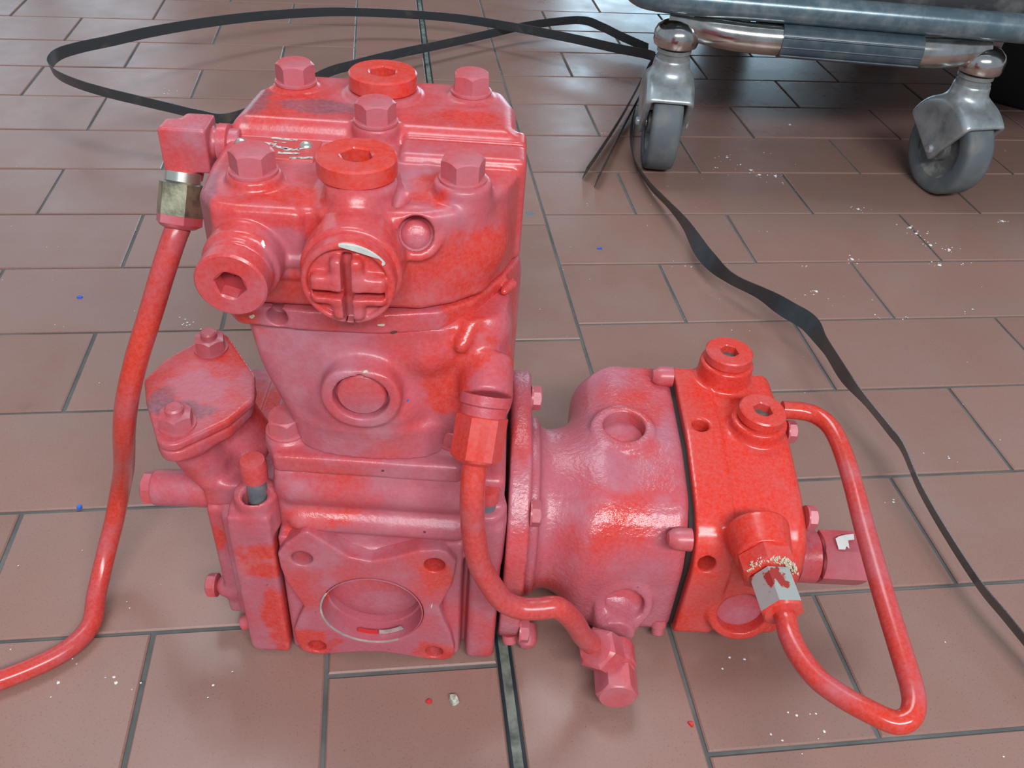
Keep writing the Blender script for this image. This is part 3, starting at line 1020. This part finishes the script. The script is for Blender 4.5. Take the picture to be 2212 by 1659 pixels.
o['label'] = 'yellowish bare zinc hexagon nut'
me = ring_mesh('nut_end', [(10.9, 0, 'h'), (10.9, 4.5, 'h'), (10.0, 6), (8.2, 7), (6, 7)], 48, (M['red_bolt'],), sm=20)
place('nut_end', me, n0 + nx * 22, nx, 0.35, A)
e0 = n0 + nx * 28
tube('oil_pipe', [tuple(e0), (-108, 64, 285), (-114.5, 56, 268), (-122, 49, 248), (-133, 41, 220), (-143, 38, 192), (-151, 40, 166), (-160, 49, 138), (-171, 62, 108), (-182, 70, 80), (-190, 66, 54), (-196, 52, 32), (-198, 30, 16), (-196, 10, 9), (-203, -8, 7.5), (-222, -25, 7), (-255, -44, 7), (-300, -66, 7)], 6.6, M['red_pipe'], A, n=8)

# ---- side flange carrying the pump
g = G((80, 102, -10, 186, -0.6, 176), 1.2)
sf = g.cyl((84, 86, 72), (98, 86, 72), 94, 2)
sf = AND(sf, g.plane((0, 0, 3), (0, 0, -1)), 2)
sf = AND(sf, g.plane((0, -1, 0), (0, -1, 0)), 3)
sf = AND(sf, g.plane((0, 0, 163), (0, 0, 1)), 8)
cast('side_flange', g, sf, M['red_pump'], A)
for y, z in ((108, 151), (20, 131), (4, 32)):
    place('hex_bolt', side_bolt, (98, y, z), (1, 0, 0), 0.4, A)
place('hex_bolt', sm_b, (92, 6, 24), (0.1, -0.5, -0.85), 0, A)

# ---- pump front housing
g = G((94, 213, 10, 200, -0.6, 136), 1.2)
nk = g.cyl((96, 90, 62), (150, 90, 62), 57, 3)
front = [(24 + 4 + 46 - 46 * math.cos(a), 66 + 50 * math.sin(a)) for a in [math.radians(q) for q in range(0, 76, 9)]]
hs = g.prism([(32, 7), (28, 14)] + front + [(100, 121), (182, 122), (186, 90), (170, 8), (60, 5)], 'x', 134, 208, 2.5, 9)
hs = AND(hs, g.plane((150, 90, 122), (-0.8, 0, 0.62)), 12)
ph = U(nk, hs, 26)
ph = U(ph, g.cyl((98, 86, 68), (106, 86, 68), 64, 3), 10)
# upper port
ph = U(ph, g.cyl((166, 112, 108), (165, 111, 126.5), 22.5, 2), 5)
ph = SUB(ph, g.cyl((166, 112, 115), (166, 112, 140), 15, 0.3), 0.8)
# lower port
lp = np.array((170, 22.5, 41.0))
ln = np.array((0, -0.97, 0.24))
ph = U(ph, g.cyl(lp - ln * 12, lp + ln * 2.2, 20, 2), 4)
ph = SUB(ph, g.cyl(lp - ln * 6.5, lp + ln * 12, 14, 0.3), 0.8)
# bolt ears
ph = SUB(ph, g.cap((197, 24, 108), (212, 24, 108), 12), 2)
# pedestal of the inlet
ph = U(ph, g.cyl((166, 40, 27), (164, 2, 21), 16, 2, 13.5), 9)
ph = AND(ph, g.plane((0, 0, 2), (0, 0, -1)), 1.0)
cast('pump_housing', g, ph, M['red_pump'], A)
me = ring_mesh('core_plug', [(14.8, 0), (14.8, 1.5), (13.0, 2.2), (0.5, 1.6)], 40, (M['red'],))
place('core_plug', me, (166, 112, 115.5), (0, 0, 1), 0, A)
me = ring_mesh('core_plug', [(13.8, 0), (13.8, 1.4), (12.4, 2.0), (0.5, 1.4)], 40, (M['red'],))
place('core_plug', me, lp - ln * 6.0, ln, 0, A)
# ear bolts at the seam
ear = ring_mesh('ear_bolt', [(7.6, 0), (7.6, 8), (6.8, 12), (4.4, 15), (0.3, 16)], 28, (M['red_bolt'],))
place('ear_bolt', ear, (205, 27, 106), (-1, 0, 0), 0, A)
place('ear_bolt', ear, (207, 168, 129), (-1, 0, 0), 0, A)
me2 = ring_mesh('drain_stud', [(6.0, 0), (6.0, 6), (4.6, 7), (4.6, 12), (3.8, 13), (0.3, 13)], 24, (M['red_bolt'],))
place('drain_stud', me2, (199, 30, 18), (0.05, -0.4, -1), 0, A)
place('ear_bolt', ear, (104, 22, 12), (0.1, -0.9, -0.3), 0, A)

# dark seam
g = G((205, 214, 14, 200, -0.6, 132), 1.2)
cast('seam_gasket', g, g.prism([(31, 12)] + [(66 - 36 * math.cos(a), 74 + 36 * math.sin(a)) for a in [math.radians(q) for q in range(0, 80, 12)]] + [(100, 118), (178, 119), (180, 12)], 'x', 206, 212, 1, 0.6), M['rubber_gap'], A)

# ---- pump end body
prof = [(31, 7), (25, 14)] + [(24 + 38 - 38 * math.cos(a), 74 + 39 * math.sin(a)) for a in [math.radians(q) for q in range(0, 80, 9)]] + [(66, 115.5), (112, 124), (182, 124), (188, 100), (176, 8), (60, 5)]
g = G((208, 292, 10, 202, -0.6, 148), 1.2)
ee = g.prism(prof, 'x', 210, 236, 2.5, 1.2)
e2 = g.prism(prof, 'x', 212, 287, 0.6, 9)
eb2 = UU(1.5, ee, e2)
eb2 = AND(eb2, g.plane((0, 110, 127), (0, -0.18, 1)), 3)
eb2 = U(eb2, g.cyl((248, 176, 100), (248, 176, 142), 21.5, 2, 20), 4)
eb2 = U(eb2, g.cyl((263, 120, 100), (263, 120, 133.5), 20, 2), 4)
eb2 = SUB(eb2, g.cyl((221.5, 118, 100), (221.5, 118, 140), 6.2, 0.2), 0.6)
eb2 = SUB(eb2, g.cyl((219, 8, 90), (219, 50, 80), 6.0, 0.2), 0.6)
# boss of the front outlet
ob = np.array((248, 34, 112.0))
eb2 = U(eb2, g.cyl(ob, ob + np.array((0.5, -24, -2)), 21, 2, 18), 8)
# low front port
p3 = np.array((253, 22.5, 39.0))
eb2 = U(eb2, g.cyl(p3 - ln * 14, p3 + ln * 2, 24, 2), 4)
eb2 = SUB(eb2, g.cyl(p3 - ln * 9, p3 + ln * 12, 17.5, 0.3), 0.8)
eb2 = AND(eb2, g.plane((0, 0, 2), (0, 0, -1)), 1.0)
cast('pump_end_body', g, eb2, M['red_clean'], A)
me = ring_mesh('core_plug', [(17.3, 0), (17.3, 1.4), (15, 2.0), (0.5, 1.4)], 40, (M['red'],))
place('core_plug', me, p3 - ln * 8.5, ln, 0, A)
plm = plug_mesh(17.8, 9, 6.2, 6.5)
place('socket_plug', plm, (248, 176.5, 141.5), (0, 0, 1), 0.2, A)
plm = plug_mesh(16.8, 8.5, 6.2, 6.5)
place('socket_plug', plm, (263, 120, 134), (0.05, -0.03, 1), 0.15, A)
me = ring_mesh('outlet_adapter', [(15.8, 0, 'h'), (15.8, 11, 'h'), (14.6, 13.2), (9, 13.8)], 48, (M['red_clean'],), sm=20)
oa = ob + np.array((0.5, -23, -2))
oax = np.array((0.10, -0.985, -0.06))
oax /= np.linalg.norm(oax)
place('outlet_adapter', me, oa, oax, 0.3, A)
me = ring_mesh('outlet_nut', [(10.6, 0, 'c'), (12.2, 1, 'h', 1), (12.2, 25, 'h', 1), (11.4, 26.5), (7.0, 27)], 48, (M['red_clean'], M['nut']), sm=20)
o = place('outlet_nut', me, oa + oax * 14, oax, 0.42, A)
o['label'] = 'scraped silver hexagon nut with paint remnants'
# leftover paint on one flat, gritty crust on the adapter
rnd = random.Random(3)
bm = bmesh.new()
for k in range(420):
    a = rnd.uniform(0.25, 2.9)
    r_ = 15.0 + rnd.uniform(-1.8, 1.6)
    c = oa + oax * (12.5 + rnd.uniform(-1.8, 2.0))
    p = Vector((c[0] + r_ * math.cos(a), c[1], c[2] + r_ * math.sin(a))) / 1000
    bmesh.ops.create_icosphere(bm, subdivisions=0, radius=rnd.uniform(0.0003, 0.0008), matrix=Matrix.Translation(p)) if False else None
    s_ = rnd.uniform(0.3, 0.8) / 1000
    v4 = [bm.verts.new(p + Vector(q) * s_) for q in ((1, 1, 1), (-1, -1, 1), (-1, 1, -1), (1, -1, -1))]
    for f_ in ((0, 1, 2), (0, 3, 1), (0, 2, 3), (1, 3, 2)):
        bm.faces.new([v4[i] for i in f_])
pm = bpy.data.meshes.new('sealant_crust')
bm.to_mesh(pm)
bm.free()
o = link('sealant_crust', pm, M['cream'], A)
o['kind'] = 'stuff'
# end face bolts, large hexagon plug
place('hex_bolt', side_bolt, (286.0, 51, 107), (1, 0, 0), 0.2, A)
place('hex_bolt', side_bolt, (286.5, 124, 119), (1, 0, 0), 0.2, A)
me = ring_mesh('inlet_collar', [(17.5, 0), (17.5, 2), (16.8, 3), (16.8, 4), (18.5, 4.5), (18.5, 17.5), (17, 18.5), (14, 18.5)], 48, (M['red'],))
place('inlet_collar', me, (284, 50, 69), (1, 0, 0), 0, A)
me = ring_mesh('inlet_plug', [(15, 0), (17, 1.5, 'x'), (17, 1.6, 'h'), (17, 32, 'x'), (16.5, 32.8), (0.3, 32.8)], 48, (M['red_bolt'],), sm=20)
pl = place('inlet_plug', me, (304, 50, 69), (1, 0, 0), 0.5, A)
# chip of missing paint on that plug
fl_ = pydata('paint_chip', [(0.3120, 0.0412, 0.0876), (0.3165, 0.0412, 0.0878), (0.3180, 0.0440, 0.0880), (0.3145, 0.0520, 0.0885), (0.3120, 0.0500, 0.0885),
                            (0.3200, 0.0540, 0.0886), (0.3260, 0.0550, 0.0886), (0.3250, 0.0500, 0.0885), (0.3205, 0.0490, 0.0885), (0.3195, 0.0420, 0.0880)],
            [(0, 1, 2, 3, 4), (3, 5, 6, 7, 8), (2, 3, 8, 9)], M['white'], A)
fl_['label'] = 'white patch of missing paint'

# hairpin pipe on the right
pe = oa + oax * 37
tube('hairpin_pipe', [tuple(pe), tuple(pe + oax * 9), (252.5, -44, 107.5), (255.5, -58, 107), (262, -72, 107), (272, -83, 108), (284, -93, 110), (295.5, -99.5, 111), (303, -98.5, 113), (308, -92, 114.5), (310, -82, 116), (309.8, -64, 119), (309.6, -26, 124), (311.5, 21, 128), (314.5, 66, 131), (315.5, 98, 132), (313, 116, 133), (306, 127, 133), (296, 131, 133), (282, 131.5, 133)], 6.5, M['red_pipe'], A, n=8)

# ---- banjo at the foot
me = ring_mesh('banjo_ring', [(13, 0), (14.5, 1), (14.5, 15), (13, 16), (9, 16)], 40, (M['red'],))
place('banjo_ring', me, (163.6, 2, 20.5), (0, -1, 0), 0, A)
me = ring_mesh('banjo_bolt', [(13.5, 0), (13.5, 2.5), (12.4, 3), (12.4, 3.2, 'h'), (12.4, 21, 'x'), (11.8, 21.8), (0.3, 21.8)], 48, (M['red_bolt'],), sm=20)
place('banjo_bolt', me, (163.6, -14, 19.5), (0, -1, 0.0), 0.52, A)
bx = np.array((145.5, -14, 44.0)) - np.array((160, -8, 25.0))
bl_ = np.linalg.norm(bx)
me = ring_mesh('banjo_nut', [(8.5, -4), (9.5, 1), (12.8, 3, 'h'), (12.8, 17, 'h'), (11.5, 19), (7.5, 19.5)], 48, (M['red_bolt'],), sm=20)
place('banjo_nut', me, (159, -8.5, 26.5), tuple(bx / bl_), 0.2, A)

# ---- flecks stuck to the casting
from mathutils.bvhtree import BVHTree
A_parts = {}
for ch in A.children:
    A_parts.setdefault(ch.name.split('.')[0], ch)


def stick(part, name, u, w, rx, rz, m, label, spin=0.0, seed=0):
    """a small flat crumb lying on the front of a part, found by casting along +v"""
    o_ = A_parts[part]
    me = o_.data
    tree = BVHTree.FromPolygons([v.co for v in me.vertices], [p.vertices[:] for p in me.polygons])
    hit, nrm, _, _ = tree.ray_cast(Vector((u / 1000, -0.3, w / 1000)), Vector((0, 1, 0)))
    if hit is None:
        return
    if nrm.y > 0:
        nrm = -nrm
    rr = random.Random(seed)
    vs, n = [], 9
    for z in (0.0, 0.5):
        for i in range(n):
            a = 2 * PI * i / n
            k = rr.uniform(0.7, 1.15) * (1.0 if z == 0 else 0.8)
            x, y = rx * k * math.cos(a), rz * k * math.sin(a)
            vs.append(((x * math.cos(spin) - y * math.sin(spin)) / 1000, (x * math.sin(spin) + y * math.cos(spin)) / 1000, z / 1000))
    fs = [tuple(range(n, 2 * n))] + [(i, (i + 1) % n, n + (i + 1) % n, n + i) for i in range(n)]
    f = pydata(name, vs, fs, m, o_)
    f.location = hit + nrm * 0.00005
    f.rotation_euler = nrm.to_track_quat('Z', 'Y').to_euler()
    f['label'] = label


stick('cylinder_head', 'fleck', -41, 324, 1.0, 1.9, M['white'], 'white fleck', 0, 1)
stick('valve_plate', 'fleck', -55, 274, 1.6, 1.2, M['cream'], 'cream fibre', 0.4, 2)
stick('valve_plate', 'fleck', 11, 274.5, 2.4, 0.7, M['cream'], 'cream fibre', 0.1, 3)
stick('valve_plate', 'fleck', 17, 269.8, 2.4, 0.9, M['brown'], 'dark crumb', 0.2, 4)
stick('cylinder_block', 'fleck', 3, 250, 1.5, 0.9, M['cream'], 'cream crumb', 0.3, 5)
stick('cylinder_block', 'fleck', 24, 226, 0.8, 0.8, M['blue'], 'tiny blue speck', 0.3, 6)
stick('mounting_flange', 'fleck', 39, 62, 0.6, 2.6, M['cream'], 'cream splinter', -0.2, 7)
stick('crankcase', 'fleck', 10, 178, 0.9, 0.9, M['brown'], 'dark crumb', 0.2, 8)
stick('crankcase', 'fleck', 34, 128, 0.9, 0.9, M['brown'], 'dark crumb', 0.2, 9)

# ================================================================== CART WITH CASTERS
C = empty('workshop_cart', (0.376, 1.139, 0), math.radians(-10.3))
tag(C, 'dark blue grey tubular workshop cart on grey swivel casters behind the compressor', 'cart')
D2 = 0.395


def caster(x, y, yaw, lab):
    K = bpy.data.objects.new('caster', None)
    COL.objects.link(K)
    K.parent = C
    K.location = (x, y, 0)
    K.rotation_euler = (0, 0, yaw)
    K.empty_display_size = 0.02
    K['label'] = lab
    # the wheel trails towards -y of the caster; its axle runs along x
    off = -0.004
    prof_t = [(40, -18), (46, -19.5), (56, -20), (60.5, -18.5), (62.2, -14), (62.5, 0), (62.2, 14), (60.5, 18.5), (56, 20), (46, 19.5), (40, 18)]
    w = ring_mesh('tyre', prof_t, 56, (M['tyre'],), cap0=False, cap1=False, sm=60)
    o = bpy.data.objects.new('tyre', w)
    COL.objects.link(o)
    o.parent = K
    o.location = (0, off, 0.0625)
    o.rotation_euler = (0, PI / 2, 0)
    h = ring_mesh('hub', [(12, -21), (15, -20), (17, -12), (33, -11), (41, -17.5), (44, -18), (44, 18), (41, 17.5), (33, 11), (17, 12), (15, 20), (12, 21)], 48, (M['hub'],), sm=45)
    o = bpy.data.objects.new('hub', h)
    COL.objects.link(o)
    o.parent = K
    o.location = (0, off, 0.0625)
    o.rotation_euler = (0, PI / 2, 0)
    # fork: a helmet over the top of the wheel, its cheeks running down to the axle
    g = G((-40, 40, -78, 78, 44, 162), 1.7)
    yo = off * 1000
    hood = g.cyl((-32, yo, 64), (32, yo, 64), 69, 9)
    hood = AND(hood, g.plane((0, yo - 10, 56), (0, -0.80, -0.60)), 3)
    hood = AND(hood, g.plane((0, yo + 8, 54), (0, 0.55, -0.83)), 3)
    hood = U(hood, g.cyl((0, 0, 112), (0, 0, 152), 27, 4, 23), 10)
    cut = AND(g.cyl((-60, yo, 62.5), (60, yo, 62.5), 65.5, 1), g.box(-23.5, 23.5, -120, 120, 0, 128, 5), 4)
    hood = SUB(hood, cut, 2)
    f = cast('fork', g, hood, M['castgrey'], K)
    ax_ = ring_mesh('axle', [(4.5, -36), (6.5, -34), (6.5, 34), (4.5, 36)], 20, (M['castgrey'],))
    o = bpy.data.objects.new('axle', ax_)
    COL.objects.link(o)
    o.parent = f
    o.location = (0, off, 0.0625)
    o.rotation_euler = (0, PI / 2, 0)
    nk = ring_mesh('stem', [(22, 148), (22, 153), (20.5, 154), (20.5, 158), (22.5, 159), (22.5, 164), (17, 165), (17, 172)], 36, (M['castgrey'],))
    o = bpy.data.objects.new('stem', nk)
    COL.objects.link(o)
    o.parent = K
    cl = ring_mesh('socket_cup', [(24, 166), (28, 168), (29.5, 173), (29.5, 184), (26, 191), (18, 197), (6, 200)], 36, (M['chrome'],))
    o = bpy.data.objects.new('socket_cup', cl)
    COL.objects.link(o)
    o.parent = K
    return K


caster(0, 0, 0.0, 'caster with its wheel facing the compressor')
caster(D2, 0, math.radians(18), 'caster swivelled so that its hub shows')
caster(0.20, 0.70, math.radians(30), 'rear caster in the shade')
caster(D2 + 0.10, 0.66, math.radians(-60), 'rear caster in the shade')

# chrome base tube, plastic sleeve
tube('base_tube', [(-8, 12, 196), (12, 4, 195), (34, -6, 192), (62, -14, 190), (95, -17, 189), (150, -17, 189), (250, -17, 189), (310, -17, 189), (340, -14, 190), (368, -6, 192), (392, 4, 195)], 17, M['chrome'], C, ry=19)
tube('grip_sleeve', [(128, -17, 189), (200, -17, 189), (305, -17, 189)], 18.6, M['sleeve'], C, ry=21, curve=False)
for dz in (9, -3, -14):
    tube('sleeve_rib', [(129, -35.2 + abs(dz) * 0.16, 189 + dz), (304, -35.2 + abs(dz) * 0.16, 189 + dz)], 1.4, M['sleeve'], C, curve=False, seg=8)
# frame rail of the tray and the tray body
tube('tray_rail', [(-60, 90, 226), (-58, 30, 226), (-48, 2, 226), (-20, -10, 226), (20, -12, 226), (200, -12, 226), (400, -12, 226), (520, -12, 226), (700, -12, 226)], 17.5, M['bluesteel'], C)
box('tray_base', -0.045, 0.70, 0.004, 1.30, 0.222, 0.262, M['tray'], C, 0.004)  # unseen rear part lengthened to darken the floor reflection under the cart
box('tray_wall', -0.040, 0.70, 0.010, 0.026, 0.255, 0.42, M['tray'], C, 0.003)
box('cross_brace', 0.10, 0.14, 0.0, 0.60, 0.200, 0.222, M['tray'], C)

# black box beside the cart at the right edge
B = box('storage_box', 0.0, 0.45, 0.0, 0.32, 0.0, 0.16, M['blackbox'], None, 0.006)
B.location = (1.028, 1.40, 0.0005)
B.rotation_euler = (0, 0, math.radians(-42))
tag(B, 'plain black box standing in the shade behind the right caster', 'box')

# ================================================================== STRAPPING
SW = 0.019
ZU = (0.0, -0.45, 0.9)
ZW = (0.45, -0.1, 0.80)
ZX = (-0.10, -0.25, 0.80)
ZT = (-0.34, -0.25, 0.75)
ZM = (0.15, -0.75, 0.65)
ZF = (0.0, -0.45, 0.9)
loop_pts = [ ((0.2644, 1.0878, 0.0060), ZF), ((0.3049, 1.1689, 0.0080), ZU), ((0.3517, 1.2627, 0.0140), ZU), ((0.3972, 1.3542, 0.0260), ZU), ((0.4228, 1.4013,
     0.0420), ZU), ((0.4375, 1.4221, 0.0500), ZU), ((0.4315, 1.4377, 0.0520), ZU), ((0.3842, 1.4715, 0.0500), ZU), ((0.3290, 1.5150, 0.0480), ZU),
     ((0.2784, 1.5506, 0.0460), ZU), ((0.2184, 1.5890, 0.0440), ZU), ((0.1401, 1.6294, 0.0420), ZU), ((0.0709, 1.6441, 0.0420), ZU), ((-0.0229,
     1.6446, 0.0440), ZU), ((-0.1022, 1.6266, 0.0480), ZU), ((-0.1988, 1.5778, 0.0540), ZU), ((-0.2796, 1.5178, 0.0600), ZU), ((-0.3514, 1.4481,
     0.0660), ZU), ((-0.3989, 1.3905, 0.0700), ZU), ((-0.4345, 1.3523, 0.0720), ZU), ((-0.4541, 1.3196, 0.0730), ZU), ((-0.4536, 1.2769, 0.0740), ZU),
     ((-0.4334, 1.2401, 0.0740), ZU), ((-0.4003, 1.2113, 0.0730), ZU), ((-0.3611, 1.1894, 0.0710), ZU), ((-0.3180, 1.1723, 0.0680), ZU), ((-0.2823,
     1.1621, 0.0640), ZU), ((-0.2414, 1.1539, 0.0580), ZU), ((-0.2026, 1.1623, 0.0500), ZU), ((-0.1507, 1.2476, 0.0420), ZU), ((-0.0924, 1.3705,
     0.0340), ZU), ((-0.0517, 1.4216, 0.0300), ZU), ((0.0146, 1.4799, 0.0280), ZU), ((0.0939, 1.5383, 0.0260), ZU), ((0.1791, 1.5973, 0.0260), ZU),
     ((0.2419, 1.6364, 0.0280), ZU), ((0.3057, 1.6641, 0.0300), ZU), ((0.3664, 1.6737, 0.0320), ZU), ((0.3980, 1.6455, 0.0300), ZU), ((0.4305, 1.6101,
     0.0240), ZU), ((0.4699, 1.5716, 0.0180), ZU) ]
tail_pts = [ ((0.2762, 1.0639, 0.0030), ZF), ((0.3165, 1.1582, 0.0060), ZU), ((0.3575, 1.2534, 0.0100), ZU), ((0.3988, 1.3413, 0.0160), ZU), ((0.4153, 1.3745,
     0.0200), ZU), ((0.4020, 1.3447, 0.0200), ZU), ((0.3806, 1.2937, 0.0140), ZU), ((0.3597, 1.2179, 0.0080), ZU), ((0.3455, 1.1349, 0.0080), ZT),
     ((0.3450, 1.0560, 0.0120), ZT), ((0.3520, 0.9888, 0.0180), ZT), ((0.3579, 0.9289, 0.0220), ZX), ((0.3605, 0.8518, 0.0240), ZW), ((0.3748, 0.8040,
     0.0240), ZX), ((0.3957, 0.7657, 0.0280), ZX), ((0.4121, 0.7277, 0.0320), ZW), ((0.4249, 0.6994, 0.0340), ZW), ((0.4250, 0.6594, 0.0360), ZX),
     ((0.4229, 0.6107, 0.0380), ZX), ((0.4275, 0.5712, 0.0380), ZT), ((0.4332, 0.5342, 0.0360), ZT), ((0.4364, 0.5123, 0.0340), ZT), ((0.4319, 0.4681,
     0.0300), ZT), ((0.4322, 0.4212, 0.0260), ZT), ((0.4341, 0.3725, 0.0240), ZT), ((0.4397, 0.3463, 0.0220), ZT), ((0.4445, 0.3255, 0.0200), ZT),
     ((0.4533, 0.2884, 0.0160), ZT) ]


def strap(pts, m):
    p = []
    for (x, y, z), d in pts:
        if d is ZU:
            z = max(z, 0.0102)
        elif d is ZM:
            z = max(z, 0.0085)
        p.append((x, y, z))
    return ribbon('packing_strap', p, [d for _, d in pts], SW, 0.0008, m, None, 10)


o = strap(loop_pts, M['strap_mud_sheen'])
tag(o, 'black plastic packing strap looping wide around behind the compressor to the left', 'strap')
o = strap(tail_pts, M['strap'])
tag(o, 'black plastic packing strap running from the caster down to the lower right corner', 'strap')

# ================================================================== LITTER ON THE TILES
def chip(name, x, y, r, m, label, cat, group=None, n=6, h=0.0012, seed=0, asp=1.0):
    rr = random.Random(seed * 13 + 5)
    a0 = rr.uniform(0, 6.28)
    rad = [r * rr.uniform(0.6, 1.15) for _ in range(n)]
    vs = []
    for z, k in ((0.0, 1.0), (h, 0.8)):
        for i in range(n):
            a = a0 + 2 * PI * i / n
            vs.append((rad[i] * k * math.cos(a), rad[i] * k * math.sin(a) * asp, z + (rr.uniform(0, h * 0.6) if z else 0)))
    fs = [tuple(reversed(range(n))), tuple(range(n, 2 * n))] + [(i, (i + 1) % n, n + (i + 1) % n, n + i) for i in range(n)]
    o = pydata(name, vs, fs, m)
    o.location = (x, y, 0.0001)
    tag(o, label, cat, group)
    return o


chip('plastic_scrap', -0.3209, 0.8152, 0.0042, M['blue'], 'blue plastic scrap on the tiles left of the upper pipe', 'scrap', seed=1, asp=0.7)
chip('plastic_scrap', -0.2489, 0.5156, 0.0032, M['blue'], 'blue plastic scrap on a grout line left of the pipe', 'scrap', seed=2)
chip('plastic_scrap', 0.2509, 0.9070, 0.0042, M['blue'], 'blue plastic scrap on a tile below the cart caster', 'scrap', seed=3, asp=0.6)
chip('paint_flake', 0.0180, 0.3245, 0.0022, M['redchip'], 'red paint flake on the tile in front of the flange', 'flake', seed=4)
chip('paint_flake', 0.1906, 0.2937, 0.0024, M['redchip'], 'red paint flake on the joint right of the banjo bolt', 'flake', seed=5)
chip('dry_crumb', 0.0344, 0.3241, 0.0040, M['debris'], 'grey green ragged crumb on the tile in front of the flange', 'crumb', seed=7, n=9, h=0.003)
chip('grease_spot', 0.1770, 0.9943, 0.0068, M['bluegrey'], 'grey blue spot on the tile right of the cylinder head', 'stain', seed=8, n=10, h=0.0003, asp=0.8)

# plaster dust and grit: countless specks, one object
specks = [(0.5138, 1.12), (0.5212, 1.1055), (0.5444, 1.1028), (0.6334, 1.2815), (0.6259, 1.0048), (0.4913, 1.1619), (0.6758, 0.9546), (0.677, 0.9389), (0.6813, 0.9097), (0.7005, 0.8981), (0.5609, 0.8779), (0.669, 0.8622), (0.4869, 0.8079), (0.817, 0.9711), (-0.2055, 0.767), (-0.2087, 0.7728), (-0.2026, 0.7629), (-0.1376, 1.3817), (-0.332, 1.3675), (-0.3275, 1.3806), (-0.1245, 0.3483), (-0.2246, 0.3581), (0.3206, 1.2417), (0.5539, 1.1786), (0.505, 1.1392), (0.4634, 1.1282), (0.5468, 1.0814), (0.7012, 0.8649), (0.3457, 0.8655), (0.4963, 0.863), (0.6591, 0.7675), (0.5367, 0.7599), (0.425, 0.481), (0.5037, 0.5311), (0.2485, 0.2773), (0.2793, 0.2813), (-0.1876, 0.3551), (0.2325, 0.3419), (0.2647, 0.2943), (0.5653, 0.7501)]
rnd = random.Random(11)
bm = bmesh.new()


def speck(x, y, r):
    n = 5
    a0 = rnd.uniform(0, 6)
    b = [bm.verts.new((x + r * rnd.uniform(0.5, 1.2) * math.cos(a0 + 2 * PI * i / n), y + r * rnd.uniform(0.5, 1.2) * math.sin(a0 + 2 * PI * i / n), 0.0002)) for i in range(n)]
    t = bm.verts.new((x, y, 0.0002 + r * 0.5))
    for i in range(n):
        bm.faces.new((b[i], b[(i + 1) % n], t))


for i, (x, y) in enumerate(specks):
    big = (i < 14)
    speck(x, y, 0.0030 if big else 0.0013)
    for k in range(7 if big else 2):
        speck(x + rnd.gauss(0, 0.008), y + rnd.gauss(0, 0.006), rnd.uniform(0.0005, 0.0013))
for k in range(260):
    y = rnd.uniform(0.25, 1.5)
    x = rnd.uniform(-0.25 - (y - 0.25) * 0.3, 0.4 + (y - 0.25) * 0.6)
    if not (-0.16 < x < 0.34 and 0.28 < y < 0.60):
        speck(x, y, rnd.uniform(0.0003, 0.0008))
pm = bpy.data.meshes.new('plaster_specks')
bm.to_mesh(pm)
bm.free()
o = link('plaster_specks', pm, M['white'])
tag(o, 'white plaster specks scattered over the terracotta tiles', 'dust', None, 'stuff')
